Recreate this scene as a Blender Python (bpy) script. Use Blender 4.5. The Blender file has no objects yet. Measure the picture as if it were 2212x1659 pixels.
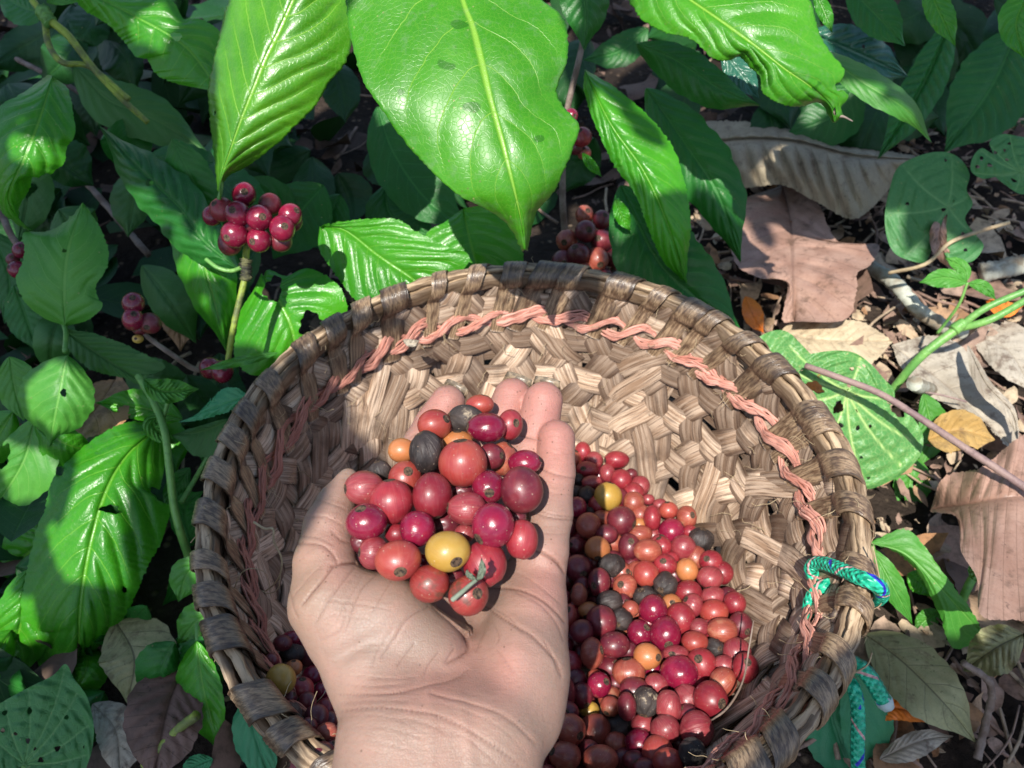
import bpy, bmesh, math, random
import numpy as np
from mathutils import Vector, Matrix
rnd = random.Random(7)
nrg = np.random.default_rng(11)
C = bpy.context.scene.collection
scene = bpy.context.scene
PI = math.pi

# ---------------------------------------------------------------- camera
CAMZ, PHI, FPX = 0.50, math.radians(41.5), 1703.0     # picture measured on a 2212 x 1659 grid
cam_data = bpy.data.cameras.new('camera')
cam = bpy.data.objects.new('camera', cam_data); C.objects.link(cam)
cam.location = (0, 0, CAMZ); cam.rotation_euler = (PHI, 0, 0)
cam_data.sensor_width = 36.0; cam_data.lens = 36.0 * FPX / 2212.0
cam_data.clip_start = 0.01; cam_data.clip_end = 60
cam_data.dof.use_dof = True; cam_data.dof.focus_distance = 0.335; cam_data.dof.aperture_fstop = 20
scene.camera = cam

# ---------------------------------------------------------------- sky, sun, exposure
SUNV = Vector((-0.041, -0.119, 0.216)).normalized()    # from the ground towards the sun
el = math.asin(SUNV.z); az = math.atan2(SUNV.x, SUNV.y)
world = bpy.data.worlds.new('World'); scene.world = world; world.use_nodes = True
wn = world.node_tree; wn.nodes.clear()
sky = wn.nodes.new('ShaderNodeTexSky'); sky.sky_type = 'NISHITA'; sky.sun_disc = False
sky.sun_elevation = el; sky.sun_rotation = az % (2 * PI)
bg = wn.nodes.new('ShaderNodeBackground'); bg.inputs['Strength'].default_value = 0.115
wo = wn.nodes.new('ShaderNodeOutputWorld')
wn.links.new(sky.outputs[0], bg.inputs[0]); wn.links.new(bg.outputs[0], wo.inputs[0])
sun_data = bpy.data.lights.new('sun', 'SUN'); sun_data.energy = 4.7; sun_data.angle = math.radians(0.5)
sun_data.color = (1.0, 0.955, 0.88)
sun = bpy.data.objects.new('sun', sun_data); C.objects.link(sun)
sun.rotation_euler = SUNV.to_track_quat('Z', 'Y').to_euler(); sun.location = (0, 0, 3)
scene.view_settings.view_transform = 'Standard'; scene.view_settings.look = 'None'
scene.view_settings.exposure = 0.78; scene.view_settings.gamma = 1.0

# ---------------------------------------------------------------- rays through the lens
FV = np.array([0, math.sin(PHI), -math.cos(PHI)]); UV_ = np.array([0, math.cos(PHI), math.sin(PHI)]); RV = np.array([1., 0, 0])
CP = np.array([0, 0, CAMZ])
def rdir(px, py):
    px = np.asarray(px, float)[..., None]; py = np.asarray(py, float)[..., None]
    return FV + (px - 1106) / FPX * RV + (829.5 - py) / FPX * UV_
def P(px, py, d):
    return CP + np.asarray(d, float)[..., None] * rdir(px, py)
def dz(px, py, z):                       # depth at which the ray meets height z
    return (CAMZ - np.asarray(z, float)) / (-rdir(px, py)[..., 2])
def proj(p):
    q = np.asarray(p) - CP; d = q @ FV
    return 1106 + FPX * q[..., 0] / d, 829.5 - FPX * (q @ UV_) / d, d

# ---------------------------------------------------------------- objects
def tag(o, label=None, cat=None, group=None, kind=None):
    if label: o['label'] = label
    if cat: o['category'] = cat
    if group: o['group'] = group
    if kind: o['kind'] = kind
    return o
def thing(name, loc, label, cat, group=None):
    o = bpy.data.objects.new(name, None); C.objects.link(o); o.location = Vector(loc)
    o.empty_display_size = 0.01
    return tag(o, label, cat, group)
def mobj(name, verts, faces, mats, parent=None, smooth=True, uvs=None, attrs=None, mids=None, loc=None):
    """verts in world space; the object's origin goes to its parent's place or to loc"""
    verts = np.asarray(verts, float)
    org = np.array(parent['wloc']) if parent is not None and 'wloc' in parent else (np.array(loc) if loc is not None else np.zeros(3))
    if parent is not None and 'wloc' not in parent: org = np.array(wl(parent))
    me = bpy.data.meshes.new(name)
    me.from_pydata((verts - org).tolist(), [], faces.tolist() if hasattr(faces, 'tolist') else faces)
    if not isinstance(mats, (list, tuple)): mats = [mats]
    for m in mats: me.materials.append(m)
    if smooth: me.polygons.foreach_set('use_smooth', [True] * len(me.polygons))
    if mids is not None: me.polygons.foreach_set('material_index', list(map(int, mids)))
    if uvs is not None:
        uvl = me.uv_layers.new(name='UVMap'); li = np.zeros(len(me.loops), int); me.loops.foreach_get('vertex_index', li)
        uvl.data.foreach_set('uv', np.asarray(uvs, float)[li].ravel())
    if attrs:
        for k, a in attrs.items():
            a = np.asarray(a, float)
            if a.ndim == 1:
                at = me.attributes.new(k, 'FLOAT', 'POINT'); at.data.foreach_set('value', a)
            else:
                at = me.attributes.new(k, 'FLOAT_COLOR', 'POINT')
                at.data.foreach_set('color', np.c_[a, np.ones(len(a))].ravel())
    me.update()
    o = bpy.data.objects.new(name, me); C.objects.link(o)
    if parent is not None: o.parent = parent
    elif loc is not None: o.location = Vector(loc)
    return o
def wl(o):
    l = Vector(o.location)
    while o.parent is not None: o = o.parent; l = l + Vector(o.location)
    return l

# ---------------------------------------------------------------- paths and tubes
def cr(pts, n):
    """Catmull-Rom through pts, resampled to n points evenly by length of the first two columns"""
    p = np.asarray(pts, float)
    if len(p) == 2: t = np.linspace(0, 1, n)[:, None]; return p[0] * (1 - t) + p[1] * t
    q = np.vstack([2 * p[0] - p[1], p, 2 * p[-1] - p[-2]]); out = []
    t = np.linspace(0, 1, 14, endpoint=False)[:, None]
    for i in range(len(p) - 1):
        a, b, c, d = q[i:i + 4]
        out.append(.5 * ((2 * b) + (-a + c) * t + (2 * a - 5 * b + 4 * c - d) * t * t + (-a + 3 * b - 3 * c + d) * t ** 3))
    out = np.vstack(out + [p[-1:]])
    m = 3 if p.shape[1] == 3 and np.abs(p).max() < 5 else 2
    s = np.r_[0, np.cumsum(np.linalg.norm(np.diff(out[:, :m], axis=0), axis=1))]
    ts = np.linspace(0, s[-1], n)
    return np.stack([np.interp(ts, s, out[:, j]) for j in range(p.shape[1])], 1)
def tube(path, rad, ns=10, flat=1.0, cap=True, up=None, bump=0.0):
    """path (n,3) world; rad scalar or (n,) -> verts, faces, uvs"""
    p = np.asarray(path, float); n = len(p); rad = np.broadcast_to(np.asarray(rad, float), (n,))
    T = np.gradient(p, axis=0); T /= np.linalg.norm(T, axis=1)[:, None] + 1e-12
    a = np.array(up if up is not None else ([0, 0, 1.] if abs(T[0, 2]) < .9 else [1., 0, 0]))
    vs, uv = [], []; L = 0
    for i in range(n):
        b = np.cross(T[i], a); b /= np.linalg.norm(b) + 1e-12; a = np.cross(b, T[i])
        if i: L += np.linalg.norm(p[i] - p[i - 1])
        for j in range(ns):
            th = 2 * PI * j / ns; r = rad[i] * (1 + bump * (rnd.random() - .5))
            vs.append(p[i] + r * (math.cos(th) * b + flat * math.sin(th) * a)); uv.append((L, j / ns * 2 * PI * rad[i]))
    fs = [(i * ns + j, i * ns + (j + 1) % ns, (i + 1) * ns + (j + 1) % ns, (i + 1) * ns + j) for i in range(n - 1) for j in range(ns)]
    if cap: fs.append(tuple(range(ns))[::-1]); fs.append(tuple((n - 1) * ns + j for j in range(ns)))
    return np.array(vs), fs, np.array(uv)
class MB:
    def __init__(s): s.v, s.f, s.u, s.a, s.n = [], [], [], [], 0
    def add(s, vfu, tone=0.0):
        v, f, u = vfu; s.v.append(v); s.u.append(u); s.a.append(np.full(len(v), tone))
        s.f += [tuple(i + s.n for i in q) for q in f]; s.n += len(v)
    def build(s, name, mat, parent=None, smooth=True, loc=None):
        return mobj(name, np.vstack(s.v), s.f, mat, parent, smooth, np.vstack(s.u), {'tone': np.concatenate(s.a)}, loc=loc)
def pxtube(pts, r0, r1, name, mat, parent, ns=9, n=None, bump=0.0):
    """pts: (px, py, depth) ; radii in metres"""
    q = cr(np.array(pts, float), n or 8 * len(pts)); w = P(q[:, 0], q[:, 1], q[:, 2])
    v, f, u = tube(w, np.linspace(r0, r1, len(w)), ns, bump=bump)
    return mobj(name, v, f, mat, parent, True, u, {'tone': np.zeros(len(v))})

# ---------------------------------------------------------------- node helper
class NT:
    def __init__(s, name):
        s.m = bpy.data.materials.new(name); s.m.use_nodes = True; s.t = s.m.node_tree; s.t.nodes.clear()
        s.out = s.n('ShaderNodeOutputMaterial')
    def n(s, ty, **kw):
        nd = s.t.nodes.new(ty)
        for k, v in kw.items(): setattr(nd, k, v)
        return nd
    def inp(s, sock, v):
        if v is None: return
        if hasattr(v, 'links'): s.t.links.new(v, sock)
        elif isinstance(v, (tuple, list)) and sock.type == 'RGBA' and len(v) == 3: sock.default_value = (*v, 1)
        else: sock.default_value = v
    def math(s, op, a, b=None, c=None, clamp=False):
        nd = s.n('ShaderNodeMath', operation=op); nd.use_clamp = clamp
        s.inp(nd.inputs[0], a); s.inp(nd.inputs[1], b); s.inp(nd.inputs[2], c); return nd.outputs[0]
    def mix(s, f, a, b, mode='MIX'):
        nd = s.n('ShaderNodeMix', data_type='RGBA', blend_type=mode)
        s.inp(nd.inputs[0], f); s.inp(nd.inputs[6], a); s.inp(nd.inputs[7], b); return nd.outputs[2]
    def ramp(s, v, lo, hi, a=0.0, b=1.0):
        nd = s.n('ShaderNodeMapRange', interpolation_type='SMOOTHSTEP')
        s.inp(nd.inputs[0], v); s.inp(nd.inputs[1], lo); s.inp(nd.inputs[2], hi); s.inp(nd.inputs[3], a); s.inp(nd.inputs[4], b); return nd.outputs[0]
    def noise(s, vec, scale, detail=3, rough=.55, dist=0.0):
        nd = s.n('ShaderNodeTexNoise'); s.inp(nd.inputs['Vector'], vec)
        nd.inputs['Scale'].default_value = scale; nd.inputs['Detail'].default_value = detail; nd.inputs['Roughness'].default_value = rough
        nd.inputs['Distortion'].default_value = dist; return nd.outputs[0]
    def voro(s, vec, scale, feature='F1', out=0, rnd_=1.0):
        nd = s.n('ShaderNodeTexVoronoi', feature=feature); s.inp(nd.inputs['Vector'], vec); nd.inputs['Scale'].default_value = scale
        nd.inputs['Randomness'].default_value = rnd_
        return nd.outputs[out]
    def vscale(s, v, sc):
        nd = s.n('ShaderNodeVectorMath', operation='MULTIPLY'); s.inp(nd.inputs[0], v); nd.inputs[1].default_value = sc; return nd.outputs[0]
    def vadd(s, a, b):
        nd = s.n('ShaderNodeVectorMath', operation='ADD'); s.inp(nd.inputs[0], a); s.inp(nd.inputs[1], b); return nd.outputs[0]
    def comb(s, x, y, z=0.0):
        nd = s.n('ShaderNodeCombineXYZ'); s.inp(nd.inputs[0], x); s.inp(nd.inputs[1], y); s.inp(nd.inputs[2], z); return nd.outputs[0]
    def bump(s, h, strength, dist, normal=None):
        nd = s.n('ShaderNodeBump'); s.inp(nd.inputs['Height'], h); nd.inputs['Strength'].default_value = strength
        nd.inputs['Distance'].default_value = dist; s.inp(nd.inputs['Normal'], normal); return nd.outputs[0]
    def coord(s, which='Object'): return s.n('ShaderNodeTexCoord').outputs[which]
    def attr(s, name, out=2):
        nd = s.n('ShaderNodeAttribute', attribute_name=name); return nd.outputs[out]
    def rand(s): return s.n('ShaderNodeObjectInfo').outputs['Random']
    def pbr(s, col, rough=.5, normal=None, spec=.5, sss=0, sssr=None, coat=0, transl=0, tcol=None, trough=None):
        b = s.n('ShaderNodeBsdfPrincipled'); s.inp(b.inputs['Base Color'], col); s.inp(b.inputs['Roughness'], rough)
        s.inp(b.inputs['Normal'], normal); s.inp(b.inputs['Specular IOR Level'], spec)
        if sss:
            b.inputs['Subsurface Weight'].default_value = sss; b.inputs['Subsurface Radius'].default_value = sssr or (1, .4, .2)
            b.inputs['Subsurface Scale'].default_value = .003
        if coat:
            s.inp(b.inputs['Coat Weight'], coat); b.inputs['Coat Roughness'].default_value = .18
        o = b.outputs[0]
        if transl:
            t = s.n('ShaderNodeBsdfTranslucent'); s.inp(t.inputs[0], tcol if tcol is not None else col); s.inp(t.inputs['Normal'], normal)
            mx = s.n('ShaderNodeMixShader'); mx.inputs[0].default_value = transl
            s.t.links.new(o, mx.inputs[1]); s.t.links.new(t.outputs[0], mx.inputs[2]); o = mx.outputs[0]
        s.t.links.new(o, s.out.inputs[0]); return s.m
# ---------------------------------------------------------------- materials
def leaf_mat(name, base, base2, vein, N=9, k=2.2, rough=.35, transl=.28, specks=.5, veinw=.045, vmix=.55, dull=0.0, tcol=None, spec=.5, spots=0.0, nbump=.35, tern=.12):
    s = NT(name); uv = s.n('ShaderNodeSeparateXYZ'); s.inp(uv.inputs[0], s.coord('UV')); u, v = uv.outputs[0], uv.outputs[1]
    ob = s.coord('Object')
    a = s.math('MULTIPLY', s.math('ABSOLUTE', s.math('SUBTRACT', v, .5)), 2.0)
    wob = s.math('MULTIPLY', s.math('SUBTRACT', s.noise(ob, 40, 2), .5), .35)
    t = s.math('ADD', s.math('SUBTRACT', s.math('MULTIPLY', u, N), s.math('MULTIPLY', s.math('POWER', a, 1.25), k)), wob)
    d = s.math('ABSOLUTE', s.math('SUBTRACT', s.math('FRACT', s.math('ADD', t, .5)), .5))
    sec = s.math('MULTIPLY', s.ramp(d, 0.0, veinw, 1, 0), s.ramp(a, .55, .95, 1, 0))
    mid = s.ramp(a, .012, .045, 1, 0)
    ter = s.voro(s.vadd(ob, s.vscale(s.n('ShaderNodeTexNoise').outputs[1], (.002, .002, .002))), 380, 'DISTANCE_TO_EDGE')
    terl = s.ramp(ter, 0, .1, 1, 0)
    col = s.mix(s.ramp(s.noise(ob, 22, 4), .35, .7), base, base2)
    col = s.mix(s.math('MULTIPLY', s.rand(), .35), col, tuple(c * .55 for c in base))
    col = s.mix(s.math('MULTIPLY', terl, tern), col, vein)
    col = s.mix(s.math('MULTIPLY', s.math('MAXIMUM', sec, mid), vmix), col, vein)
    r = rough
    if spots:
        sp = s.ramp(s.noise(ob, 62, 1.0, .4), .715, .73)
        col = s.mix(s.math('MULTIPLY', sp, spots), col, tuple(c * .6 for c in base))
        r = s.math('ADD', s.math('MULTIPLY', s.noise(ob, 35, 4), .5), rough - .26)
    if specks:
        vd = s.voro(ob, 330, 'F1'); vc = s.n('ShaderNodeSeparateColor'); s.inp(vc.inputs[0], s.voro(ob, 330, 'F1', 1))
        m = s.math('MULTIPLY', s.ramp(vd, .1, .22, 1, 0), s.math('GREATER_THAN', vc.outputs[0], 1 - .13 * specks))
        patch = s.ramp(s.noise(ob, 18, 2), .4, .62)
        col = s.mix(s.math('MULTIPLY', s.math('MULTIPLY', m, patch), .8), col, s.mix(vc.outputs[1], (.5, .42, .2), (.03, .02, .01)))
        dst = s.ramp(s.noise(ob, 150, 5, .7), .5, .78)
        col = s.mix(s.math('MULTIPLY', dst, .10 * specks + dull), col, (.3, .33, .27))
    h = s.math('ADD', s.math('MULTIPLY', sec, -.6), s.math('MULTIPLY', terl, -tern))
    h = s.math('ADD', h, s.math('MULTIPLY', s.noise(ob, 120, 4), .35)); h = s.math('SUBTRACT', h, mid)
    h = s.math('ADD', h, s.math('MULTIPLY', s.noise(ob, 900, 2), .06))
    nb = s.bump(h, nbump, .0012)
    return s.pbr(col, r, nb, spec, transl=transl, tcol=tcol or tuple(min(1, c * f) for c, f in zip(base2, (1.9, 1.5, .8))))
M = {}
M['hero'] = leaf_mat('sunlit_coffee_leaf', (.048, .255, .010), (.080, .335, .018), (.32, .55, .07), N=7, k=2.6, rough=.36, transl=.3, specks=2.2, spots=1.0, veinw=.018, vmix=.6, spec=.42, tern=.09)
M['hero2'] = leaf_mat('young_coffee_leaf', (.05, .22, .006), (.10, .33, .010), (.26, .48, .05), N=10, k=2.4, rough=.33, transl=.22, specks=.5, veinw=.05, spec=.6)
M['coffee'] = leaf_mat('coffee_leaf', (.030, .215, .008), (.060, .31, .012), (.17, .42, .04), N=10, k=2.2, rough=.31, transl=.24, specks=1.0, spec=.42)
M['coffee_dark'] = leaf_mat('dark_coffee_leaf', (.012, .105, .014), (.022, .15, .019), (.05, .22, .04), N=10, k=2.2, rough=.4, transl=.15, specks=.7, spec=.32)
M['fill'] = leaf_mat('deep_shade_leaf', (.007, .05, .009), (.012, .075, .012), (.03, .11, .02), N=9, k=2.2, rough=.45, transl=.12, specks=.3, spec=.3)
M['matte'] = leaf_mat('matte_shrub_leaf', (.045, .215, .022), (.075, .28, .030), (.18, .42, .08), N=7, k=2.6, rough=.5, transl=.22, specks=.35, veinw=.04)
M['pale'] = leaf_mat('pale_underside_leaf', (.03, .13, .02), (.045, .17, .03), (.08, .2, .04), N=9, k=2.2, rough=.55, transl=.2, specks=.2)
M['blue'] = leaf_mat('bluish_glossy_leaf', (.02, .10, .06), (.03, .13, .08), (.06, .2, .12), N=9, k=2.2, rough=.25, transl=.1, specks=.3)
M['teal'] = leaf_mat('pale_blue_green_leaf', (.03, .22, .09), (.04, .27, .11), (.08, .33, .15), N=5, k=2.0, rough=.5, transl=.2, specks=.1, vmix=.3)

def rad_mat(name, base, base2, vein, rough=.42, transl=.25):
    s = NT(name); ob = s.coord('Object'); vn = s.attr('vein')
    col = s.mix(s.ramp(s.noise(ob, 25, 4), .35, .7), base, base2)
    col = s.mix(s.math('MULTIPLY', s.rand(), .2), col, tuple(c * .5 for c in base))
    ter = s.ramp(s.voro(ob, 260, 'DISTANCE_TO_EDGE'), 0, .12, 1, 0)
    col = s.mix(s.math('MULTIPLY', ter, .18), col, vein)
    col = s.mix(s.math('MULTIPLY', vn, .75), col, vein)
    spk = s.ramp(s.noise(ob, 400, 2), .68, .76); col = s.mix(s.math('MULTIPLY', spk, .5), col, (.4, .35, .15))
    h = s.math('ADD', s.math('MULTIPLY', ter, -.3), s.math('MULTIPLY', s.noise(ob, 160, 3), .6))
    return s.pbr(col, rough, s.bump(h, .5, .001), .5, transl=transl, tcol=tuple(min(1, c * 1.7) for c in base2))
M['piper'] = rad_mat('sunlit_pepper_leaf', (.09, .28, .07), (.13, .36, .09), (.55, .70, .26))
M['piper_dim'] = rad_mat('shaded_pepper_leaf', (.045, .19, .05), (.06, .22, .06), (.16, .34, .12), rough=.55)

def dead_mat(name, a, b, vein, N=12, k=1.2, rough=.6, vmix=.5, spotc=(.1, .06, .04), spotm=.4, transl=.12):
    s = NT(name); uv = s.n('ShaderNodeSeparateXYZ'); s.inp(uv.inputs[0], s.coord('UV')); u, v = uv.outputs[0], uv.outputs[1]; ob = s.coord('Object')
    aa = s.math('MULTIPLY', s.math('ABSOLUTE', s.math('SUBTRACT', v, .5)), 2.0)
    t = s.math('SUBTRACT', s.math('MULTIPLY', u, N), s.math('MULTIPLY', aa, k))
    d = s.math('ABSOLUTE', s.math('SUBTRACT', s.math('FRACT', s.math('ADD', t, .5)), .5))
    sec = s.ramp(d, 0, .05, 1, 0); mid = s.ramp(aa, .01, .04, 1, 0)
    col = s.mix(s.ramp(s.noise(ob, 30, 5, .65), .3, .7), a, b)
    col = s.mix(s.math('MULTIPLY', s.ramp(s.noise(ob, 70, 4, .7), .52, .7), min(1, spotm * 1.5)), col, spotc)
    col = s.mix(s.math('MULTIPLY', s.ramp(s.noise(ob, 260, 3, .7), .60, .70), .6), col, tuple(c * .35 for c in a))
    col = s.mix(s.math('MULTIPLY', s.math('MAXIMUM', s.math('MULTIPLY', sec, .5), mid), vmix), col, vein)
    ter = s.ramp(s.voro(ob, 300, 'DISTANCE_TO_EDGE'), 0, .1, 1, 0)
    col = s.mix(s.math('MULTIPLY', ter, .15), col, tuple(c * .5 for c in a))
    h = s.math('ADD', s.math('MULTIPLY', s.math('MAXIMUM', sec, mid), .5), s.math('MULTIPLY', s.noise(ob, 150, 5), .9))
    return s.pbr(col, rough, s.bump(h, .5, .0012), .35, transl=transl)
M['dead_tan'] = dead_mat('dry_tan_leaf', (.40, .30, .19), (.55, .45, .30), (.30, .22, .14), rough=.55, N=7)
M['dead_grey'] = dead_mat('dry_grey_leaf', (.30, .25, .19), (.46, .41, .33), (.2, .15, .11), N=7, spotm=.5, vmix=.35)
M['dead_pink'] = dead_mat('dry_pinkish_brown_leaf', (.29, .165, .12), (.41, .26, .20), (.13, .075, .055), rough=.42, spotm=.45)
M['dead_dark'] = dead_mat('dark_brown_leaf', (.10, .06, .045), (.17, .10, .08), (.05, .03, .02), rough=.6)
M['dead_ochre'] = dead_mat('ochre_leaf', (.36, .21, .06), (.46, .30, .11), (.28, .16, .05), rough=.5, N=6)
M['dead_olive'] = dead_mat('olive_dry_leaf', (.22, .22, .10), (.32, .31, .16), (.09, .08, .05), rough=.5, N=6, vmix=.7)
M['dead_beige'] = dead_mat('beige_ribbed_leaf', (.27, .22, .15), (.38, .32, .22), (.12, .09, .06), rough=.6, N=15, k=1.0)
M['orange'] = dead_mat('orange_leaf', (.75, .17, .02), (.85, .26, .04), (.5, .15, .03), rough=.4, N=4, spotm=.1)
M['rust'] = dead_mat('rust_brown_leaf', (.34, .17, .08), (.44, .25, .13), (.2, .1, .05), N=6)

def stem_mat(name, a, b, rough=.5, sc=60):
    s = NT(name); ob = s.coord('Object')
    col = s.mix(s.ramp(s.noise(ob, sc, 4, .6), .38, .62), a, b)
    col = s.mix(s.math('MULTIPLY', s.ramp(s.noise(ob, 300, 3), .55, .7), .5), col, tuple(c * .4 for c in b))
    return s.pbr(col, rough, s.bump(s.noise(ob, 350, 4), .5, .001), .4)
M['stem_green'] = stem_mat('green_stem', (.10, .26, .06), (.16, .34, .08), .4)
M['stem_yellow'] = stem_mat('yellow_green_stem', (.26, .34, .04), (.10, .12, .04))
M['stem_brown'] = stem_mat('brown_twig', (.12, .08, .06), (.22, .17, .14), .7)
M['stem_purple'] = stem_mat('purplish_twig', (.17, .11, .11), (.25, .17, .15), .6)
M['stem_lichen'] = stem_mat('lichen_covered_stick', (.2, .16, .11), (.42, .43, .36), .9, 45)
M['stem_pale'] = stem_mat('pale_dry_stick', (.42, .33, .2), (.3, .22, .13), .7)
M['sprig'] = stem_mat('dry_grey_green_sprig', (.10, .13, .09), (.18, .21, .16), .7)
M['bud'] = stem_mat('blackened_node', (.02, .02, .015), (.1, .1, .04), .8, 200)

def straw_mat(name, dark, mid_, light, rough=.55, fine=900, along=22, tonew=.55, spec=.4, stain=.55):
    s = NT(name); uv = s.n('ShaderNodeSeparateXYZ'); s.inp(uv.inputs[0], s.coord('UV')); u, v = uv.outputs[0], uv.outputs[1]
    ob = s.coord('Object'); tone = s.attr('tone')
    off = s.math('MULTIPLY', tone, 7.3)
    vec = s.comb(s.math('ADD', s.math('MULTIPLY', u, along), off), s.math('ADD', s.math('MULTIPLY', v, fine * .5), off), off)
    n1 = s.noise(vec, 1.0, 4, .65)
    vec2 = s.comb(s.math('MULTIPLY', u, along * 2), s.math('MULTIPLY', v, fine * 1.35), off); n2 = s.noise(vec2, 1.0, 2, .6)
    col = s.mix(s.ramp(n1, .36, .62), mid_, light)
    col = s.mix(s.math('MULTIPLY', tone, tonew, clamp=True), col, dark)
    col = s.mix(s.math('MULTIPLY', s.ramp(n2, .49, .66), .66), col, dark)
    col = s.mix(s.math('MULTIPLY', s.ramp(s.math('ABSOLUTE', v), .0052, .0076), .7), col, dark)  # strip edges darkened: bark, and painted-in shadow lines between the strips
    st = s.ramp(s.noise(ob, 38, 4, .6), .5, .72); col = s.mix(s.math('MULTIPLY', st, stain), col, tuple(c * .55 for c in dark))
    col = s.mix(s.math('MULTIPLY', s.ramp(s.noise(ob, 420, 2), .66, .74), .5), col, (.04, .025, .015))
    h = s.math('ADD', n1, s.math('MULTIPLY', n2, .6))
    return s.pbr(col, rough, s.bump(h, .55, .0010), spec)
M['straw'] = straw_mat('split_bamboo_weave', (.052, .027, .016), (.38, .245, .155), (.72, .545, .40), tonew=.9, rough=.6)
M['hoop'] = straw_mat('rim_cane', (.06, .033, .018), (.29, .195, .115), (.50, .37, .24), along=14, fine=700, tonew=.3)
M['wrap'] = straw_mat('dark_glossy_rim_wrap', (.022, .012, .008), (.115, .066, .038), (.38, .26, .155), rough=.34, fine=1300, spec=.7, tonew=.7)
M['pink'] = straw_mat('faded_pink_fibre', (.28, .10, .07), (.50, .20, .145), (.70, .38, .30), rough=.5, fine=1200, along=18, tonew=.85, stain=.35)

def cherry_mat(name, a, b, streak, rough=.42, smix=.4, spk=.55, coat=.22, splot=0.0, splotc=(.45, .35, .2), nb=.12):
    s = NT(name); ob = s.coord('Object'); r = s.rand()
    o = s.vadd(ob, s.comb(r, s.math('MULTIPLY', r, 7.1), s.math('MULTIPLY', r, 3.3)))
    uv = s.n('ShaderNodeSeparateXYZ'); s.inp(uv.inputs[0], s.coord('UV'))
    sv = s.comb(s.math('ADD', s.math('MULTIPLY', uv.outputs[0], 44), s.math('MULTIPLY', r, 50)), s.math('MULTIPLY', uv.outputs[1], 2.0), r)
    stn = s.ramp(s.noise(sv, 1.0, 4, .65), .48, .8)
    col = s.mix(s.ramp(s.noise(o, 110, 3), .35, .68), a, b)
    col = s.mix(s.math('MULTIPLY', s.math('SUBTRACT', r, .3, clamp=True), .6), col, tuple(c * .55 for c in a))
    col = s.mix(s.math('MULTIPLY', stn, smix), col, streak)
    dks = s.ramp(s.noise(s.vadd(sv, (5.5, .3, 2.1)) if 0 else s.vscale(sv, (1.7, 1, 1)), 1.0, 3, .6), .52, .7)
    col = s.mix(s.math('MULTIPLY', dks, smix * .9), col, tuple(c * .38 for c in a))
    if splot:
        col = s.mix(s.math('MULTIPLY', s.ramp(s.noise(o, 110, 4, .65), .55, .66), splot), col, splotc)
    vd = s.voro(o, 900); vc = s.n('ShaderNodeSeparateColor'); s.inp(vc.inputs[0], s.voro(o, 900, 'F1', 1))
    m = s.math('MULTIPLY', s.ramp(vd, .12, .3, 1, 0), s.math('GREATER_THAN', vc.outputs[0], .82))
    col = s.mix(s.math('MULTIPLY', m, spk), col, s.mix(vc.outputs[1], (.5, .4, .28), (.12, .05, .03)))
    dust = s.ramp(s.noise(o, 500, 5, .7), .5, .75); col = s.mix(s.math('MULTIPLY', dust, .05), col, (.5, .42, .36))
    rg = s.math('ADD', s.math('MULTIPLY', s.noise(o, 300, 4), .25), rough - .1)
    h = s.math('ADD', s.math('MULTIPLY', stn, .5), s.math('ADD', s.math('MULTIPLY', s.noise(o, 260, 4), .8), s.math('MULTIPLY', m, .5)))
    return s.pbr(col, rg, s.bump(h, nb, .0009), .5, coat=coat)
CH = {
 'R': cherry_mat('red_cherry_skin', (.185, .008, .018), (.265, .020, .027), (.36, .09, .085)),
 'C': cherry_mat('crimson_cherry_skin', (.145, .004, .024), (.22, .009, .034), (.27, .04, .06), rough=.22, smix=.2),
 'M': cherry_mat('maroon_cherry_skin', (.085, .007, .016), (.15, .014, .022), (.2, .045, .04), smix=.25),
 'O': cherry_mat('orange_red_cherry_skin', (.26, .026, .024), (.32, .052, .034), (.38, .13, .095), smix=.3),
 'A': cherry_mat('amber_cherry_skin', (.38, .125, .040), (.43, .16, .055), (.36, .10, .05), smix=.25, splot=.15, splotc=(.2, .1, .03)),
 'Y': cherry_mat('ochre_cherry_skin', (.40, .23, .035), (.46, .29, .06), (.40, .30, .08), smix=.2, splot=.12, splotc=(.2, .22, .03)),
 'K': cherry_mat('black_dried_cherry_skin', (.014, .010, .010), (.045, .03, .028), (.08, .05, .04), rough=.55, smix=.4, coat=0, nb=.5),
 'W': cherry_mat('mouldy_black_cherry_skin', (.02, .015, .015), (.05, .035, .03), (.1, .07, .05), rough=.65, coat=0, splot=.9, splotc=(.40, .32, .22), nb=.5),
 'P': cherry_mat('pinkish_streaked_cherry_skin', (.20, .020, .030), (.26, .040, .045), (.36, .13, .11), rough=.36, smix=.6, spk=.5, nb=.25),
 'B': cherry_mat('brownish_red_cherry_skin', (.24, .045, .03), (.34, .075, .045), (.42, .16, .1), rough=.38, smix=.6, splot=.2, nb=.25),
 'S': cherry_mat('scarred_red_cherry_skin', (.21, .018, .018), (.28, .035, .026), (.34, .11, .07), smix=.5, splot=.75, splotc=(.06, .035, .02)),
}
M['navel'] = stem_mat('cherry_navel', (.015, .009, .006), (.10, .06, .035), .8, 900)

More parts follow.
